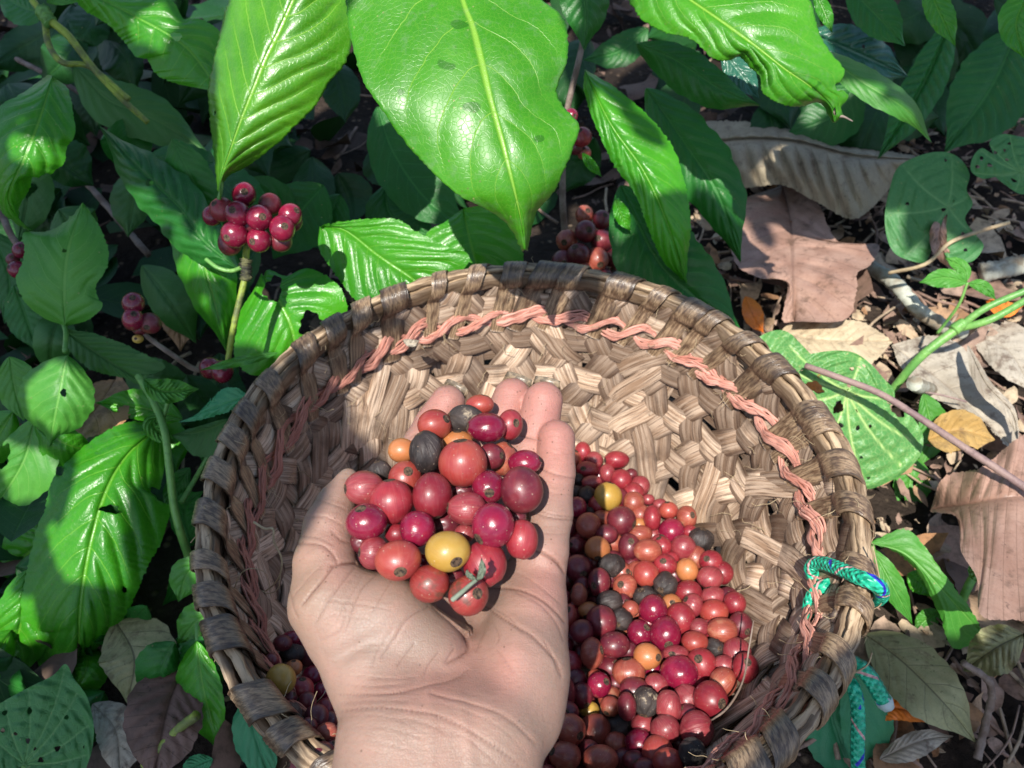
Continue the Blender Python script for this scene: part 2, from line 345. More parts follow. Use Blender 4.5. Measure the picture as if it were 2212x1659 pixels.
s = NT('palm_skin'); ob = s.coord('Object'); col = s.attr('skin', 0)
mot = s.noise(ob, 70, 4, .6); col = s.mix(s.ramp(mot, .35, .7), col, s.mix(.22, col, (.45, .22, .17)))
fl = s.voro(s.vscale(ob, (1, 1, 1)), 900, 'DISTANCE_TO_EDGE'); fine = s.ramp(fl, 0, .12, 0, 1)
wv = s.n('ShaderNodeTexWave', wave_type='BANDS'); s.inp(wv.inputs[0], ob); wv.inputs['Scale'].default_value = 420; wv.inputs['Distortion'].default_value = 9; wv.inputs['Detail'].default_value = 2; wv.inputs['Detail Scale'].default_value = .4
mp = s.n('ShaderNodeMapping'); s.inp(mp.inputs[0], ob); mp.inputs['Rotation'].default_value = (0, 0, .35); mp.inputs['Scale'].default_value = (150, 1000, 1000)
long_ = s.noise(mp.outputs[0], 1.0, 3, .65, .4)
vd = s.voro(ob, 420); vc = s.n('ShaderNodeSeparateColor'); s.inp(vc.inputs[0], s.voro(ob, 420, 'F1', 1))
dm = s.math('MULTIPLY', s.ramp(vd, .08, .2, 1, 0), s.math('GREATER_THAN', vc.outputs[0], s.math('SUBTRACT', 1.0, s.math('MULTIPLY', s.attr('dirt'), .75))))
col = s.mix(s.math('MULTIPLY', dm, .75), col, (.10, .05, .03))
col = s.mix(s.math('MULTIPLY', s.ramp(long_, .5, .68), .30), col, (.20, .11, .08))
h = s.math('ADD', s.math('MULTIPLY', fine, .35), s.math('MULTIPLY', wv.outputs[1], .07)); h = s.math('ADD', h, s.math('MULTIPLY', long_, .9)); h = s.math('ADD', h, s.math('MULTIPLY', s.noise(ob, 260, 4), .6))
M['skin'] = s.pbr(col, s.math('ADD', .42, s.math('MULTIPLY', mot, .2)), s.bump(h, .26, .0009), .4, sss=.35, sssr=(1, .35, .18))
s = NT('fingernail'); ob = s.coord('Object'); tn = s.attr('tone')
col = s.mix(s.ramp(s.noise(ob, 420, 3, .6), .40, .56), (.24, .17, .11), (.035, .02, .012)); col = s.mix(tn, col, (.55, .46, .34))
M['nail'] = s.pbr(col, .35, s.bump(s.noise(ob, 500, 3), .2, .001), .5, transl=.15)

s = NT('braided_green_rope'); uv = s.n('ShaderNodeSeparateXYZ'); s.inp(uv.inputs[0], s.coord('UV')); u, v = uv.outputs[0], uv.outputs[1]
p1 = s.math('FRACT', s.math('ADD', s.math('MULTIPLY', u, 260), s.math('MULTIPLY', v, 6)))
p2 = s.math('FRACT', s.math('SUBTRACT', s.math('MULTIPLY', u, 260), s.math('MULTIPLY', v, 6)))
b1 = s.math('ABSOLUTE', s.math('SUBTRACT', p1, .5)); b2 = s.math('ABSOLUTE', s.math('SUBTRACT', p2, .5))
h = s.math('SUBTRACT', 1, s.math('MULTIPLY', s.math('MULTIPLY', b1, b2), 4))
tr = s.math('FRACT', s.math('ADD', s.math('MULTIPLY', u, 34), s.math('MULTIPLY', v, 1.0)))
tr2 = s.math('FRACT', s.math('SUBTRACT', s.math('MULTIPLY', u, 34), s.math('MULTIPLY', v, 1.0)))
ob = s.coord('Object')
col = s.mix(s.ramp(s.noise(ob, 300, 4), .4, .65), (.006, .30, .17), (.03, .50, .30))
col = s.mix(s.math('MULTIPLY', s.math('LESS_THAN', tr, .10), s.math('GREATER_THAN', s.noise(s.coord('Object'), 90, 1), .5)), col, (.02, .03, .42)); col = s.mix(s.math('LESS_THAN', tr2, .07), col, (.55, .3, .3))
M['rope'] = s.pbr(col, .38, s.bump(h, .9, .0012), .5)
s = NT('frayed_melted_end'); M['fray'] = s.pbr((.4, .48, .48), .5)

s = NT('forest_soil'); ob = s.coord('Object')
col = s.mix(s.ramp(s.noise(ob, 14, 6, .65), .35, .65), (.016, .011, .008), (.045, .032, .024))
vd = s.voro(ob, 130); vc = s.n('ShaderNodeSeparateColor'); s.inp(vc.inputs[0], s.voro(ob, 130, 'F1', 1))
col = s.mix(s.math('MULTIPLY', s.ramp(vd, .1, .45, 1, 0), s.math('GREATER_THAN', vc.outputs[0], .7)), col, s.mix(vc.outputs[1], (.10, .07, .05), (.2, .15, .10)))
M['soil'] = s.pbr(col, .9, s.bump(s.math('ADD', s.noise(ob, 60, 6, .7), s.math('MULTIPLY', vd, .4)), 1.0, .008), .2)
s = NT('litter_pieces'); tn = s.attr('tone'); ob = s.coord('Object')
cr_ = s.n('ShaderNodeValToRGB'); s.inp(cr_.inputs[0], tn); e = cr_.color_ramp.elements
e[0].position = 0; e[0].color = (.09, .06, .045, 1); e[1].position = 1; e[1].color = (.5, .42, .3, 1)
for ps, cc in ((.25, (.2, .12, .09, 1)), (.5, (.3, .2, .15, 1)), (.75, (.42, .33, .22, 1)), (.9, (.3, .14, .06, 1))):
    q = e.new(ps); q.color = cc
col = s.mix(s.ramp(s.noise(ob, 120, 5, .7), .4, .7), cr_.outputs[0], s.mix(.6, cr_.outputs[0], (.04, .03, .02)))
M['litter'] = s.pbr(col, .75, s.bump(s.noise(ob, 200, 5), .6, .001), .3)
# ---------------------------------------------------------------- ground
def ground():
    n = 160; xs = np.sign(np.linspace(-1, 1, n)) * np.abs(np.linspace(-1, 1, n)) ** 2.2 * 12
    Xg, Yg = np.meshgrid(xs, xs + .5, indexing='ij'); r = np.hypot(Xg, Yg - .4)
    Zg = (.006 * np.sin(Xg * 23 + 2 * np.sin(Yg * 17)) * np.sin(Yg * 19 + Xg * 5) + .004 * np.sin(Xg * 61) * np.sin(Yg * 53)) * np.clip(1.5 - r / 4, 0, 1)
    Zg -= .006
    v = np.stack([Xg, Yg, Zg], -1).reshape(-1, 3)
    f = [(i * n + j, (i + 1) * n + j, (i + 1) * n + j + 1, i * n + j + 1) for i in range(n - 1) for j in range(n - 1)]
    o = mobj('ground', v, f, M['soil'], None, True); o['kind'] = 'structure'
ground()
# ---------------------------------------------------------------- leaves
def smooth01(x, a, b):
    t = np.clip((x - a) / (b - a), 0, 1); return t * t * (3 - 2 * t)
def lerp_list(vals, t):
    vals = np.atleast_1d(np.asarray(vals, float))
    if len(vals) == 1: return np.full_like(t, vals[0])
    c = cr(np.c_[np.linspace(0, 1, len(vals)), vals * .0001], 60); return np.interp(t, c[:, 0], c[:, 1] * 10000)
def cut(px, faces, holes):
    """cut real holes (cx, cy, rx, ry, rot) through a picture-plane grid: snap the border, drop the inside"""
    px = px.copy(); keep = np.ones(len(faces), bool); F_ = np.asarray(faces)
    for (cx, cy, rx, ry, rot) in holes:
        ca, sa = math.cos(rot), math.sin(rot)
        q = px - (cx, cy); x = (q[:, 0] * ca + q[:, 1] * sa) / rx; y = (-q[:, 0] * sa + q[:, 1] * ca) / ry
        th = np.arctan2(y, x); lim = 1 + .16 * np.sin(3 * th + cx) + .1 * np.sin(7 * th + cy)
        rr = np.hypot(x, y); ins = rr < lim
        fi = ins[F_]; allin = fi.all(1) & keep; edge = (fi.any(1)) & ~fi.all(1)
        mv = np.zeros(len(px), bool); mv[F_[edge].ravel()] = True; mv &= ins
        sc = lim / np.maximum(rr, 1e-6); nx, ny = x * sc * rx, y * sc * ry
        px[mv, 0] = (cx + nx * ca - ny * sa)[mv]; px[mv, 1] = (cy + nx * sa + ny * ca)[mv]
        keep &= ~allin
    return px, keep
def leaf(parent, mid, L, R, dep, mat, z=None, eL=0.0, eR=0.0, wav=.0012, N=9, k=2.2, amp=.0009, nu=64, nv=26, holes=(), name='leaf', fold=0.0, curl=0.0, label=None, thick=0.0, margin=.02, loc=None, seed=None, peak=.45):
    """mid: base -> tip in picture points. L, R: half width in px, or outlines base -> tip.
    dep: depths along the midrib (or z: heights). e*: depth offset of the edges"""
    rs = random.Random(seed if seed is not None else int(mid[0][0] * 7 + mid[-1][1] * 13))
    m = cr(np.array(mid, float)[:, :2], nu + 1); t = np.linspace(0, 1, nu + 1)
    T = np.gradient(m, axis=0); T /= np.linalg.norm(T, axis=1)[:, None] + 1e-9; nL = np.c_[T[:, 1], -T[:, 0]]
    e_ = math.log(.5) / math.log(peak)
    pf = np.sin(PI * t ** e_) ** .82 * (1 - .45 * smooth01(t, .72, .97)); pf[-1] = 0; pf /= pf.max()
    def side(S, sg):
        if isinstance(S, (int, float)):
            ph = rs.random() * 6; w = S * pf * (1 + margin * np.sin(t * 27 + ph) + margin * np.sin(t * 61 + ph * 2))
            return m + sg * nL * w[:, None]
        q = cr(np.array(S, float), nu + 1); jg = np.random.default_rng(int(abs(S[0][0]) * 3 + len(S))).normal(size=nu + 1); jg[0] = jg[-1] = 0
        return q + nL * (jg * 1.1)[:, None]
    Lp, Rp = side(L, 1), side(R, -1)
    v = np.linspace(-1, 1, nv + 1); U, V = np.meshgrid(t, v, indexing='ij'); A = np.abs(V)
    G = np.where((V < 0)[..., None], m[:, None] + (Lp - m)[:, None] * (-V)[..., None], m[:, None] + (Rp - m)[:, None] * V[..., None])
    ph1, ph2 = rs.random() * 6, rs.random() * 6
    off = np.where(V < 0, eL, eR) * A ** 1.4 + fold * A + wav * A ** 2 * np.sin(U * (16 + 6 * rs.random()) + ph1 + (V > 0) * 2)
    tt = U * N - k * A ** 1.25
    b = np.abs(np.sin(PI * tt)) ** .7
    off = off - amp * b * smooth01(A, 0, .25) * (1 - .75 * smooth01(A, .6, 1)) * np.sin(PI * np.clip(U, .02, .98)) ** .4
    off = off + amp * .8 * np.exp(-(A / .05) ** 2)
    off = off + curl * U ** 3
    faces = [(i * (nv + 1) + j, (i + 1) * (nv + 1) + j, (i + 1) * (nv + 1) + j + 1, i * (nv + 1) + j + 1) for i in range(nu) for j in range(nv)]
    px = G.reshape(-1, 2); keep = None
    if len(holes): px, keep = cut(px, faces, holes); faces = [f for f, kk in zip(faces, keep) if kk]
    if z is not None:
        Z = lerp_list(z, t)[:, None] - off; D = dz(px[:, 0], px[:, 1], Z.reshape(-1))
    else: D = (lerp_list(dep, t)[:, None] + off).reshape(-1)
    W = P(px[:, 0], px[:, 1], D)
    o = mobj(name, W, faces, mat if not isinstance(mat, str) else M[mat], parent, True, np.c_[U.ravel(), (V.ravel() + 1) / 2], loc=loc if loc is not None else (W[nv // 2] if parent is None else None))
    if thick:
        md = o.modifiers.new('thickness', 'SOLIDIFY'); md.thickness = thick; md.offset = 0
    if label: o['label'] = label
    return o
def rleaf(parent, c, outline, dep, mat='piper', z=None, cup=0.0, tilt=(0, 0), holes=(), veins=None, amp=.0012, nr=46, na=220, name='leaf', loc=None, lad=34, label=None):
    """leaf with veins fanning out of one point; outline closed, picture points"""
    o_ = cr(np.array(list(outline) + [outline[0]], float), na + 1)[:-1]; c = np.array(c, float)
    r = np.linspace(0, 1, nr + 1)[1:] ** .9; rel = o_ - c
    px = c + rel[None] * r[:, None, None]; px = np.vstack([[c], px.reshape(-1, 2)])
    if veins is None: veins = list(range(0, na, na // 9))
    vp = []
    for vi in veins:
        e = o_[vi % na] if isinstance(vi, int) else np.array(vi, float)
        vp.append((c, e))
    vn = np.zeros(len(px)); ang_min = np.full(len(px), 9e9)
    for (a, b) in vp:
        d = b - a; Ln = np.linalg.norm(d); d = d / Ln; nn = np.array([-d[1], d[0]])
        q = px - a; s_ = q @ d / Ln
        bow = np.sin(np.clip(s_, 0, 1) * PI) * Ln * .05 * (1 if (b[0] - c[0]) > 0 else -1)
        dist = np.abs(q @ nn - bow); ok = (s_ > 0) & (s_ < .97)
        wd = 3.2 * (1 - .6 * np.clip(s_, 0, 1))
        vn = np.maximum(vn, np.where(ok, np.exp(-(dist / wd) ** 2), 0)); ang_min = np.minimum(ang_min, np.where(ok, dist, 9e9))
    rr = np.linalg.norm(px - c, axis=1); mr = rr.max()
    vn = np.maximum(vn, np.exp(-(rr / 10) ** 2))
    lob = np.clip(ang_min / (.12 * mr), 0, 1)
    off = -amp * np.sqrt(lob) * (.7 + .5 * np.abs(np.sin(rr / mr * lad + ang_min * .05)) ) - amp * .5 * (1 - np.cos(rr / mr * lad)) * lob
    off += cup * (rr / mr) ** 2 + tilt[0] * (px[:, 0] - c[0]) / mr + tilt[1] * (px[:, 1] - c[1]) / mr + .0015 * np.sin(np.arctan2(px[:, 1] - c[1], px[:, 0] - c[0]) * 5) * (rr / mr) ** 2
    faces = []
    for j in range(na): faces.append((0, 1 + j, 1 + (j + 1) % na, 0))
    fa = [(1 + i * na + j, 1 + (i + 1) * na + j, 1 + (i + 1) * na + (j + 1) % na, 1 + i * na + (j + 1) % na) for i in range(nr - 1) for j in range(na)]
    faces = faces + fa
    px, keep = cut(px, faces, holes)
    faces = [(f[:3] if f[0] == 0 and f[3] == 0 else f) for f, kk in zip(faces, keep) if kk]
    if z is not None: D = dz(px[:, 0], px[:, 1], z - off)
    else: D = dep + off
    W = P(px[:, 0], px[:, 1], D)
    o = mobj(name, W, faces, M[mat], parent, True, px / 1000, {'vein': vn}, loc=loc if loc is not None else (W[0] if parent is None else None))
    if label: o['label'] = label
    return o
def plant(name, px, py, d, label, cat, group=None):
    return thing(name, P(px, py, d), label, cat, group)
# ---------------------------------------------------------------- basket
BX, BY, RIM, RZ = 0.0107, 0.2399, 0.1715, 0.152
HP = np.array([0, .02, .05, .08, .11, .13, .143, .147]); RP = np.array([.1650, .1605, .1515, .139, .121, .098, .070, .0])
_h = np.linspace(0, .147, 300)
_cc = cr(np.c_[HP, RP], 400)
_s = np.r_[0, np.cumsum(np.hypot(np.diff(_cc[:, 0]), np.diff(_cc[:, 1])))]
def bowl(s_):                      # distance down the wall from the rim -> depth below rim, radius
    return np.interp(s_, _s, _cc[:, 0]), np.interp(s_, _s, _cc[:, 1])
def bpos(th, s_, off):             # off > 0 : towards the inside
    h, r = bowl(s_); h2, r2 = bowl(s_ + .001)
    tx, tz = (r2 - r), -(h2 - h); l = np.hypot(tx, tz) + 1e-9; nx, nz = tz / l, -tx / l   # inward normal (radial, z)
    rr = r + nx * off; zz = RZ - h + nz * off
    return np.stack([BX + rr * np.cos(th), BY + rr * np.sin(th), zz], -1)
def ribbon(th, s_, off, w, thick=.0011, curvy=.0002, ncross=5):
    c = bpos(th, s_, off); T = np.gradient(c, axis=0); T /= np.linalg.norm(T, axis=1)[:, None]
    nrm = bpos(th, s_, off + .001) - c; nrm /= np.linalg.norm(nrm, axis=1)[:, None]
    B = np.cross(T, nrm); B /= np.linalg.norm(B, axis=1)[:, None]
    xs = np.linspace(-1, 1, ncross); n = len(c)
    top = [c + B * (x * w / 2)[:, None] + nrm * (thick / 2 * (1 - .35 * x ** 4) - curvy * x * x)[..., None] if np.ndim(w) else c + B * (x * w / 2) + nrm * (thick / 2 * (1 - .35 * x ** 4) - curvy * x * x) for x in xs]
    bot = [c + B * (x * w / 2 if not np.ndim(w) else (x * w / 2)[:, None]) - nrm * (thick / 2 + curvy * x * x) for x in xs[::-1]]
    return flat_strip(c, top, bot, xs, np.mean(w))
def flat_strip(c, top, bot, xs, w):
    """top / bottom sheets and sides with vertices of their own, so that the strip keeps crisp edges"""
    n = len(c); k = len(xs); L = np.r_[0, np.cumsum(np.linalg.norm(np.diff(c, axis=0), axis=1))]
    cols = top + bot + [top[0], bot[-1]] + [top[-1], bot[0]]
    vv = np.r_[xs, xs[::-1], -1, -1, 1, 1] * w / 2
    V = np.stack(cols, 1); m = V.shape[1]; uv = np.stack([np.repeat(L[:, None], m, 1), np.repeat(vv[None], n, 0)], -1)
    pairs = [(j, j + 1) for j in range(k - 1)] + [(k + j, k + j + 1) for j in range(k - 1)] + [(2 * k + 1, 2 * k), (2 * k + 2, 2 * k + 3)]
    fs = [(i * m + p, i * m + q, (i + 1) * m + q, (i + 1) * m + p) for i in range(n - 1) for p, q in pairs]
    for e in (0, n - 1): fs.append(tuple(e * m + j for j in range(2 * k)))
    return V.reshape(-1, 3), fs, uv.reshape(-1, 2)
basket = thing('basket', (BX, BY, RZ - .148), 'round hand-woven brown bamboo harvesting basket with bound rim and pink braid, holding the picked cherries', 'basket')
N_D = 27; DTH = 2 * PI / N_D; PS = .0275; CPH = .25; K_ = DTH / (2 * PS); SMAX = .155; ST = .0012; AM = .0017
def wob(t, a, ph, f=1.0): return a * (np.sin(t * 31 * f + ph) + .6 * np.sin(t * 57 * f + ph * 2.3))
weave = MB()
# three families of flat strips, each over one neighbour and under the other
q = 0
while PS * (q + CPH + .5) < SMAX:
    s0 = PS * (q + CPH + .5)
    for part in range(3):
        a0 = rnd.random() * 6.28 if part == 0 else a0 + 2 * PI / 3
        th = np.linspace(a0 - .05, a0 + 2 * PI / 3 + .05, 420); ph = rnd.random() * 6
        weave.add(ribbon(th, s0 + wob(th / 9, .0008, ph), AM * np.cos(2 * PI * (th - K_ * s0) / DTH), .0162 * rnd.uniform(.85, 1.12), ST, .0002), rnd.random() ** 1.2)
    q += 1
for sgn in (1, -1):
    for i in range(N_D):
        sv = np.linspace(.004, SMAX + rnd.uniform(-.004, .003), 190); ph = rnd.random() * 6
        th = (i + (CPH if sgn < 0 else 0)) * DTH + sgn * K_ * sv + rnd.uniform(-.07, .07) * DTH + wob(sv * 3, .005, ph)
        off = sgn * AM * np.cos(2 * PI * (sv / PS - CPH))
        h, r = bowl(sv); w = .0182 * rnd.uniform(.82, 1.12) * np.clip((r / .15) ** .7, .5, 1) * (1 + .07 * np.sin(sv * 90 + ph))
        weave.add(ribbon(th, sv, off, w, ST, .0002), rnd.random() ** 1.1)
# outer skin: closes most of the openings
for i in range(60):
    sv = np.linspace(.002, SMAX, 60); th = i * 2 * PI / 60 + .25 * sv * rnd.uniform(-4, 4) + rnd.uniform(-.02, .02)
    if rnd.random() < .12: continue
    weave.add(ribbon(th, sv, np.full(60, -.0032), .0125, ST, .0002), .35 + .6 * rnd.random())
for i in range(9):
    th = np.linspace(0, 2 * PI, 300); weave.add(ribbon(th, np.full(300, .01 + i * .0165), np.full(300, -.0042), .0115, ST, .0002), .3 + .6 * rnd.random())
# stray repair strips that dive in and out of the front
for i in range(30):
    s_c = rnd.uniform(.035, .12); t_c = rnd.uniform(-.9, 3.6); sg = rnd.choice([1, 1, -1]); Ls = rnd.uniform(.018, .030); k_ = K_ * rnd.uniform(.75, 1.7)
    u = np.linspace(-1, 1, 40); sv = s_c + u * Ls; th = t_c + sg * k_ * u * Ls + .01 * np.sin(u * 3)
    weave.add(ribbon(th, sv, .0026 - .0062 * np.abs(u) ** 3.5, .0150 * rnd.uniform(.8, 1.1), ST, .0002), rnd.random() ** 1.3 * .8)
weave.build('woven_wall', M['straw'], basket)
# floor sheet of the weave, under the cherries
mbf = MB()
for i in range(19):
    for ax in (0, 1):
        x = -.1 + i * .0111; l = math.sqrt(max(.105 ** 2 - x * x, 1e-4)); t = np.linspace(-l, l, 60)
        zz = RZ - .1465 + .0007 * np.cos(PI * t / .0111 + PI * ((i + ax) % 2)) * (1 if ax else 1)
        p = np.c_[BX + t, BY + np.full_like(t, x), zz] if ax == 0 else np.c_[BX + np.full_like(t, x), BY + t, zz]
        mbf.add(tube(p, .0052, 8, flat=.12), rnd.random())
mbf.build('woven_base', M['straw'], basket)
# rim hoops: an inner and an outer split cane and a thin one on top
def rimhoop(r0, z0, a, b, name, k=4, mat='hoop', ph=0):
    n = 360; th = np.linspace(0, 2 * PI, n, endpoint=False); ns = 14; vs, uv = [], []
    for i, t in enumerate(th):
        for j in range(ns):
            f = 2 * PI * j / ns; c, s_ = math.cos(f), math.sin(f)
            rr = abs(c) ** .55 * (1 if c > 0 else -1) * a; z_ = abs(s_) ** .55 * (1 if s_ > 0 else -1) * b
            g = 1 + .10 * math.sin(j * 2.4 + 4 * math.sin(t * 9 + ph)) + .05 * math.sin(j * 5.1 + t * 31)
            wv = .0009 * math.sin(t * 5 + ph) + .0005 * math.sin(t * 13 + ph) + .0004 * math.sin(t * 47 + ph * 3) + .0003 * math.sin(t * 91 + j)
            vs.append((BX + (r0 + wv + rr * g) * math.cos(t), BY + (r0 + wv + rr * g) * math.sin(t), RZ + z0 + z_ * g + .0007 * math.sin(t * 7 + ph)))
            uv.append((t * RIM, j / ns * 2 * PI * (a + b) / 2))
    fs = [(i * ns + j, ((i + 1) % n) * ns + j, ((i + 1) % n) * ns + (j + 1) % ns, i * ns + (j + 1) % ns) for i in range(n) for j in range(ns)]
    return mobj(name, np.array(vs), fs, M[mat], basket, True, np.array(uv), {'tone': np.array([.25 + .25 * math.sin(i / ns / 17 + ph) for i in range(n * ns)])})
rimhoop(.1706, -.002, .0028, .0062, 'rim_hoop', ph=1)
rimhoop(.1643, -.003, .0024, .0056, 'rim_hoop', ph=3)
rimhoop(.1674, .0035, .0024, .0022, 'rim_hoop', ph=5)
# wraps: each strip comes up out of the weave, bends over the hoops and goes back in
NW = 42
wpx = []
for i in range(NW):
    th0 = (i + rnd.uniform(-.30, .30)) * 2 * PI / NW
    a_, b_ = .0078, .0092
    # angle around the rim section: 0 = inside bottom, goes over the top to the outside and under
    ps = np.linspace(-.95, 3.75, 44)
    slant = -rnd.uniform(.5, .95)
    twist = np.linspace(-1.25, 1.1, 44) * slant * .052
    cx_, cz_ = .1672, -.0012
    rr = cx_ - a_ * np.cos(ps) * (1 + .05 * rnd.random()); zz = cz_ + b_ * np.sin(ps)
    # tail on the inside runs down the wall
    nt = 16; tt = np.linspace(1, 0, nt, endpoint=False)
    tail_s = .006 + .030 * tt
    h_, r_ = bowl(tail_s + .004)
    r_t = r_ - .0024 - .001 * np.sin(tt * 3); z_t = -h_
    th_t = th0 + twist[0] - slant * .105 * tt
    rr = np.r_[r_t, rr]; zz = np.r_[z_t, zz]; th = np.r_[th_t, th0 + twist]
    # smooth the joint
    for _ in range(3):
        for arr in (rr, zz, th): arr[1:-1] = .5 * arr[1:-1] + .25 * (arr[:-2] + arr[2:])
    c = np.stack([BX + rr * np.cos(th), BY + rr * np.sin(th), RZ + zz], -1)
    cen = np.stack([BX + cx_ * np.cos(th), BY + cx_ * np.sin(th), np.full(len(th), RZ + cz_)], -1)
    cen[:nt, 2] = c[:nt, 2]; cen[:nt, :2] = (np.stack([BX + (rr + .02) * np.cos(th), BY + (rr + .02) * np.sin(th)], -1))[:nt]
    nr_ = c - cen; nr_ /= np.linalg.norm(nr_, axis=1)[:, None]
    for _ in range(6): nr_[1:-1] = .5 * nr_[1:-1] + .25 * (nr_[:-2] + nr_[2:])
    nr_ /= np.linalg.norm(nr_, axis=1)[:, None]
    T = np.gradient(c, axis=0); T /= np.linalg.norm(T, axis=1)[:, None]
    B = np.cross(T, nr_); B /= np.linalg.norm(B, axis=1)[:, None]; nr_ = np.cross(B, T)
    w = .0138 * rnd.uniform(.68, 1.3); wl_ = w * (.72 + .28 * np.clip(np.arange(len(c)) / 16, 0, 1)) * (1 + .05 * np.sin(np.arange(len(c)) * .4 + i))
    xs = np.linspace(-1, 1, 13); n = len(c); rib = .00022
    top = [c + B * (x * wl_ / 2)[:, None] + nr_ * (.0007 - .0006 * x ** 4 + rib * math.sin(k * 2.7 + i)) for k, x in enumerate(xs)]
    bot = [c + B * (x * wl_ / 2)[:, None] - nr_ * (.0005 + .0002 * x * x) for x in xs[::-1]]
    V, fs, uv = flat_strip(c, top, bot, xs, w); m = len(V) // n
    tn = rnd.random() * .7
    tone = np.repeat(np.clip(tn + .25 - .5 * np.abs(np.linspace(-1.2, 1, n)), 0, 1)[:, None], m, 1)
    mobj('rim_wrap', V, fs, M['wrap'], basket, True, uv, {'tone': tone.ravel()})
# two pink fibre strands twined round the inside, below the rim: each a bundle of thin flat fibres
for k in (0, 1):
    mb = MB(); th = np.linspace(0, 2 * PI, 1100); n_w = 19.5
    for q in range(6):
        e1, e2, e3 = rnd.random() * 6, rnd.random() * 6, rnd.random() * 6
        phs = th * n_w + PI * k + .5 * np.sin(th * 5 + 1) + .12 * np.sin(th * 23 + e1)
        sp = (q - 2.5) * .00098 * (1 + .35 * np.sin(th * 9 + k * 2))
        sv = .0292 + (.0046 + .0014 * np.sin(th * 7)) * np.sin(phs) + .0014 * np.sin(th * 11) + sp + .0004 * np.sin(th * 90 + e2)
        off = .0046 + .0026 * np.cos(phs) + .0005 * np.sin(th * 70 + e3) - .0003 * (q - 3) ** 2 * .6
        V, f, u = ribbon(th, sv, off, .0017 * rnd.uniform(.8, 1.3), .0007, .0003, 3); mb.add((V, f, u), np.repeat(np.clip(.12 + .25 * rnd.random() + .75 * np.clip(-np.cos(th - .25) * 1.3 - .1, 0, 1), 0, 1), len(V) // len(th)))
    mb.build('pink_strand', M['pink'], basket)
# loose fibres
fib = MB()
for i in range(230):
    th0 = rnd.random() * 2 * PI; s0 = rnd.choice([-.004, .0, .004, .012, .03, .05, .07, .09, .03, .03]); p = bpos(np.array(th0), np.array(abs(s0)), np.array(.004 if s0 >= 0 else -.006))
    if s0 <= 0: p = p + np.array([math.cos(th0), math.sin(th0), 0]) * .005 + np.array([0, 0, .004])
    pts = [p]; dv = nrg.normal(size=3); dv /= np.linalg.norm(dv)
    for q in range(6):
        dv = dv + nrg.normal(size=3) * .55; dv /= np.linalg.norm(dv)
        inn = np.array([BX, BY, RZ]) - p; inn[2] = 0; inn /= np.linalg.norm(inn) + 1e-9
        pts.append(pts[-1] + (dv * .8 + inn * .35) * rnd.uniform(.0014, .0035))
    fib.add(tube(cr(np.array(pts), 18), rnd.uniform(.00010, .0002), 4, cap=False), rnd.random() * .3)
_f = fib.build('frayed_fibres', M['stem_pale'], basket); _f['kind'] = 'stuff'

for pts, r_ in (([(548, 1128, .408), (572, 1142, .404), (590, 1143, .402), (592, 1170, .403), (608, 1205, .405), (606, 1238, .408), (592, 1262, .411), (572, 1278, .414)], .0007),
                ([(606, 1238, .408), (600, 1272, .410), (580, 1282, .412), (566, 1276, .414)], .0004),
                ([(500, 1290, .398), (520, 1240, .392), (548, 1228, .390), (576, 1242, .392), (586, 1290, .398)], .0003),
                ([(412, 1172, .415), (425, 1158, .410), (428, 1176, .405)], .0003), ([(1885, 1180, .37), (1898, 1240, .372), (1905, 1300, .376), (1880, 1320, .38)], .0004),
                ([(1775, 1448, .395), (1820, 1460, .39), (1870, 1440, .388), (1884, 1410, .388)], .0007)):
    pxtube(pts, r_, r_ * .6, 'loose_fibre', M['stem_pale'], basket, ns=5, bump=.2)
# ---------------------------------------------------------------- cherries
def uvsphere(nl=22, nm=34):
    v = [(0, 0, 1)]; uv = [(0, 1)]
    for i in range(1, nl):
        ph = PI * i / nl
        for j in range(nm):
            th = 2 * PI * j / nm; v.append((math.sin(ph) * math.cos(th), math.sin(ph) * math.sin(th), math.cos(ph))); uv.append((abs(j / nm * 2 - 1), 1 - i / nl))
    v.append((0, 0, -1)); uv.append((0, 0)); f = []
    for j in range(nm): f.append((0, 1 + j, 1 + (j + 1) % nm))
    for i in range(nl - 2):
        for j in range(nm): a = 1 + i * nm; f.append((a + j, a + nm + j, a + nm + (j + 1) % nm, a + (j + 1) % nm))
    a = 1 + (nl - 2) * nm
    for j in range(nm): f.append((a + j, len(v) - 1, a + (j + 1) % nm))
    return np.array(v), f, np.array(uv)
SV, SF, SUV = uvsphere(); SVl, SFl, SUVl = uvsphere(12, 18)
CAMR = np.stack([RV, UV_, -FV], 1)     # camera axes as columns: right, up, towards the camera
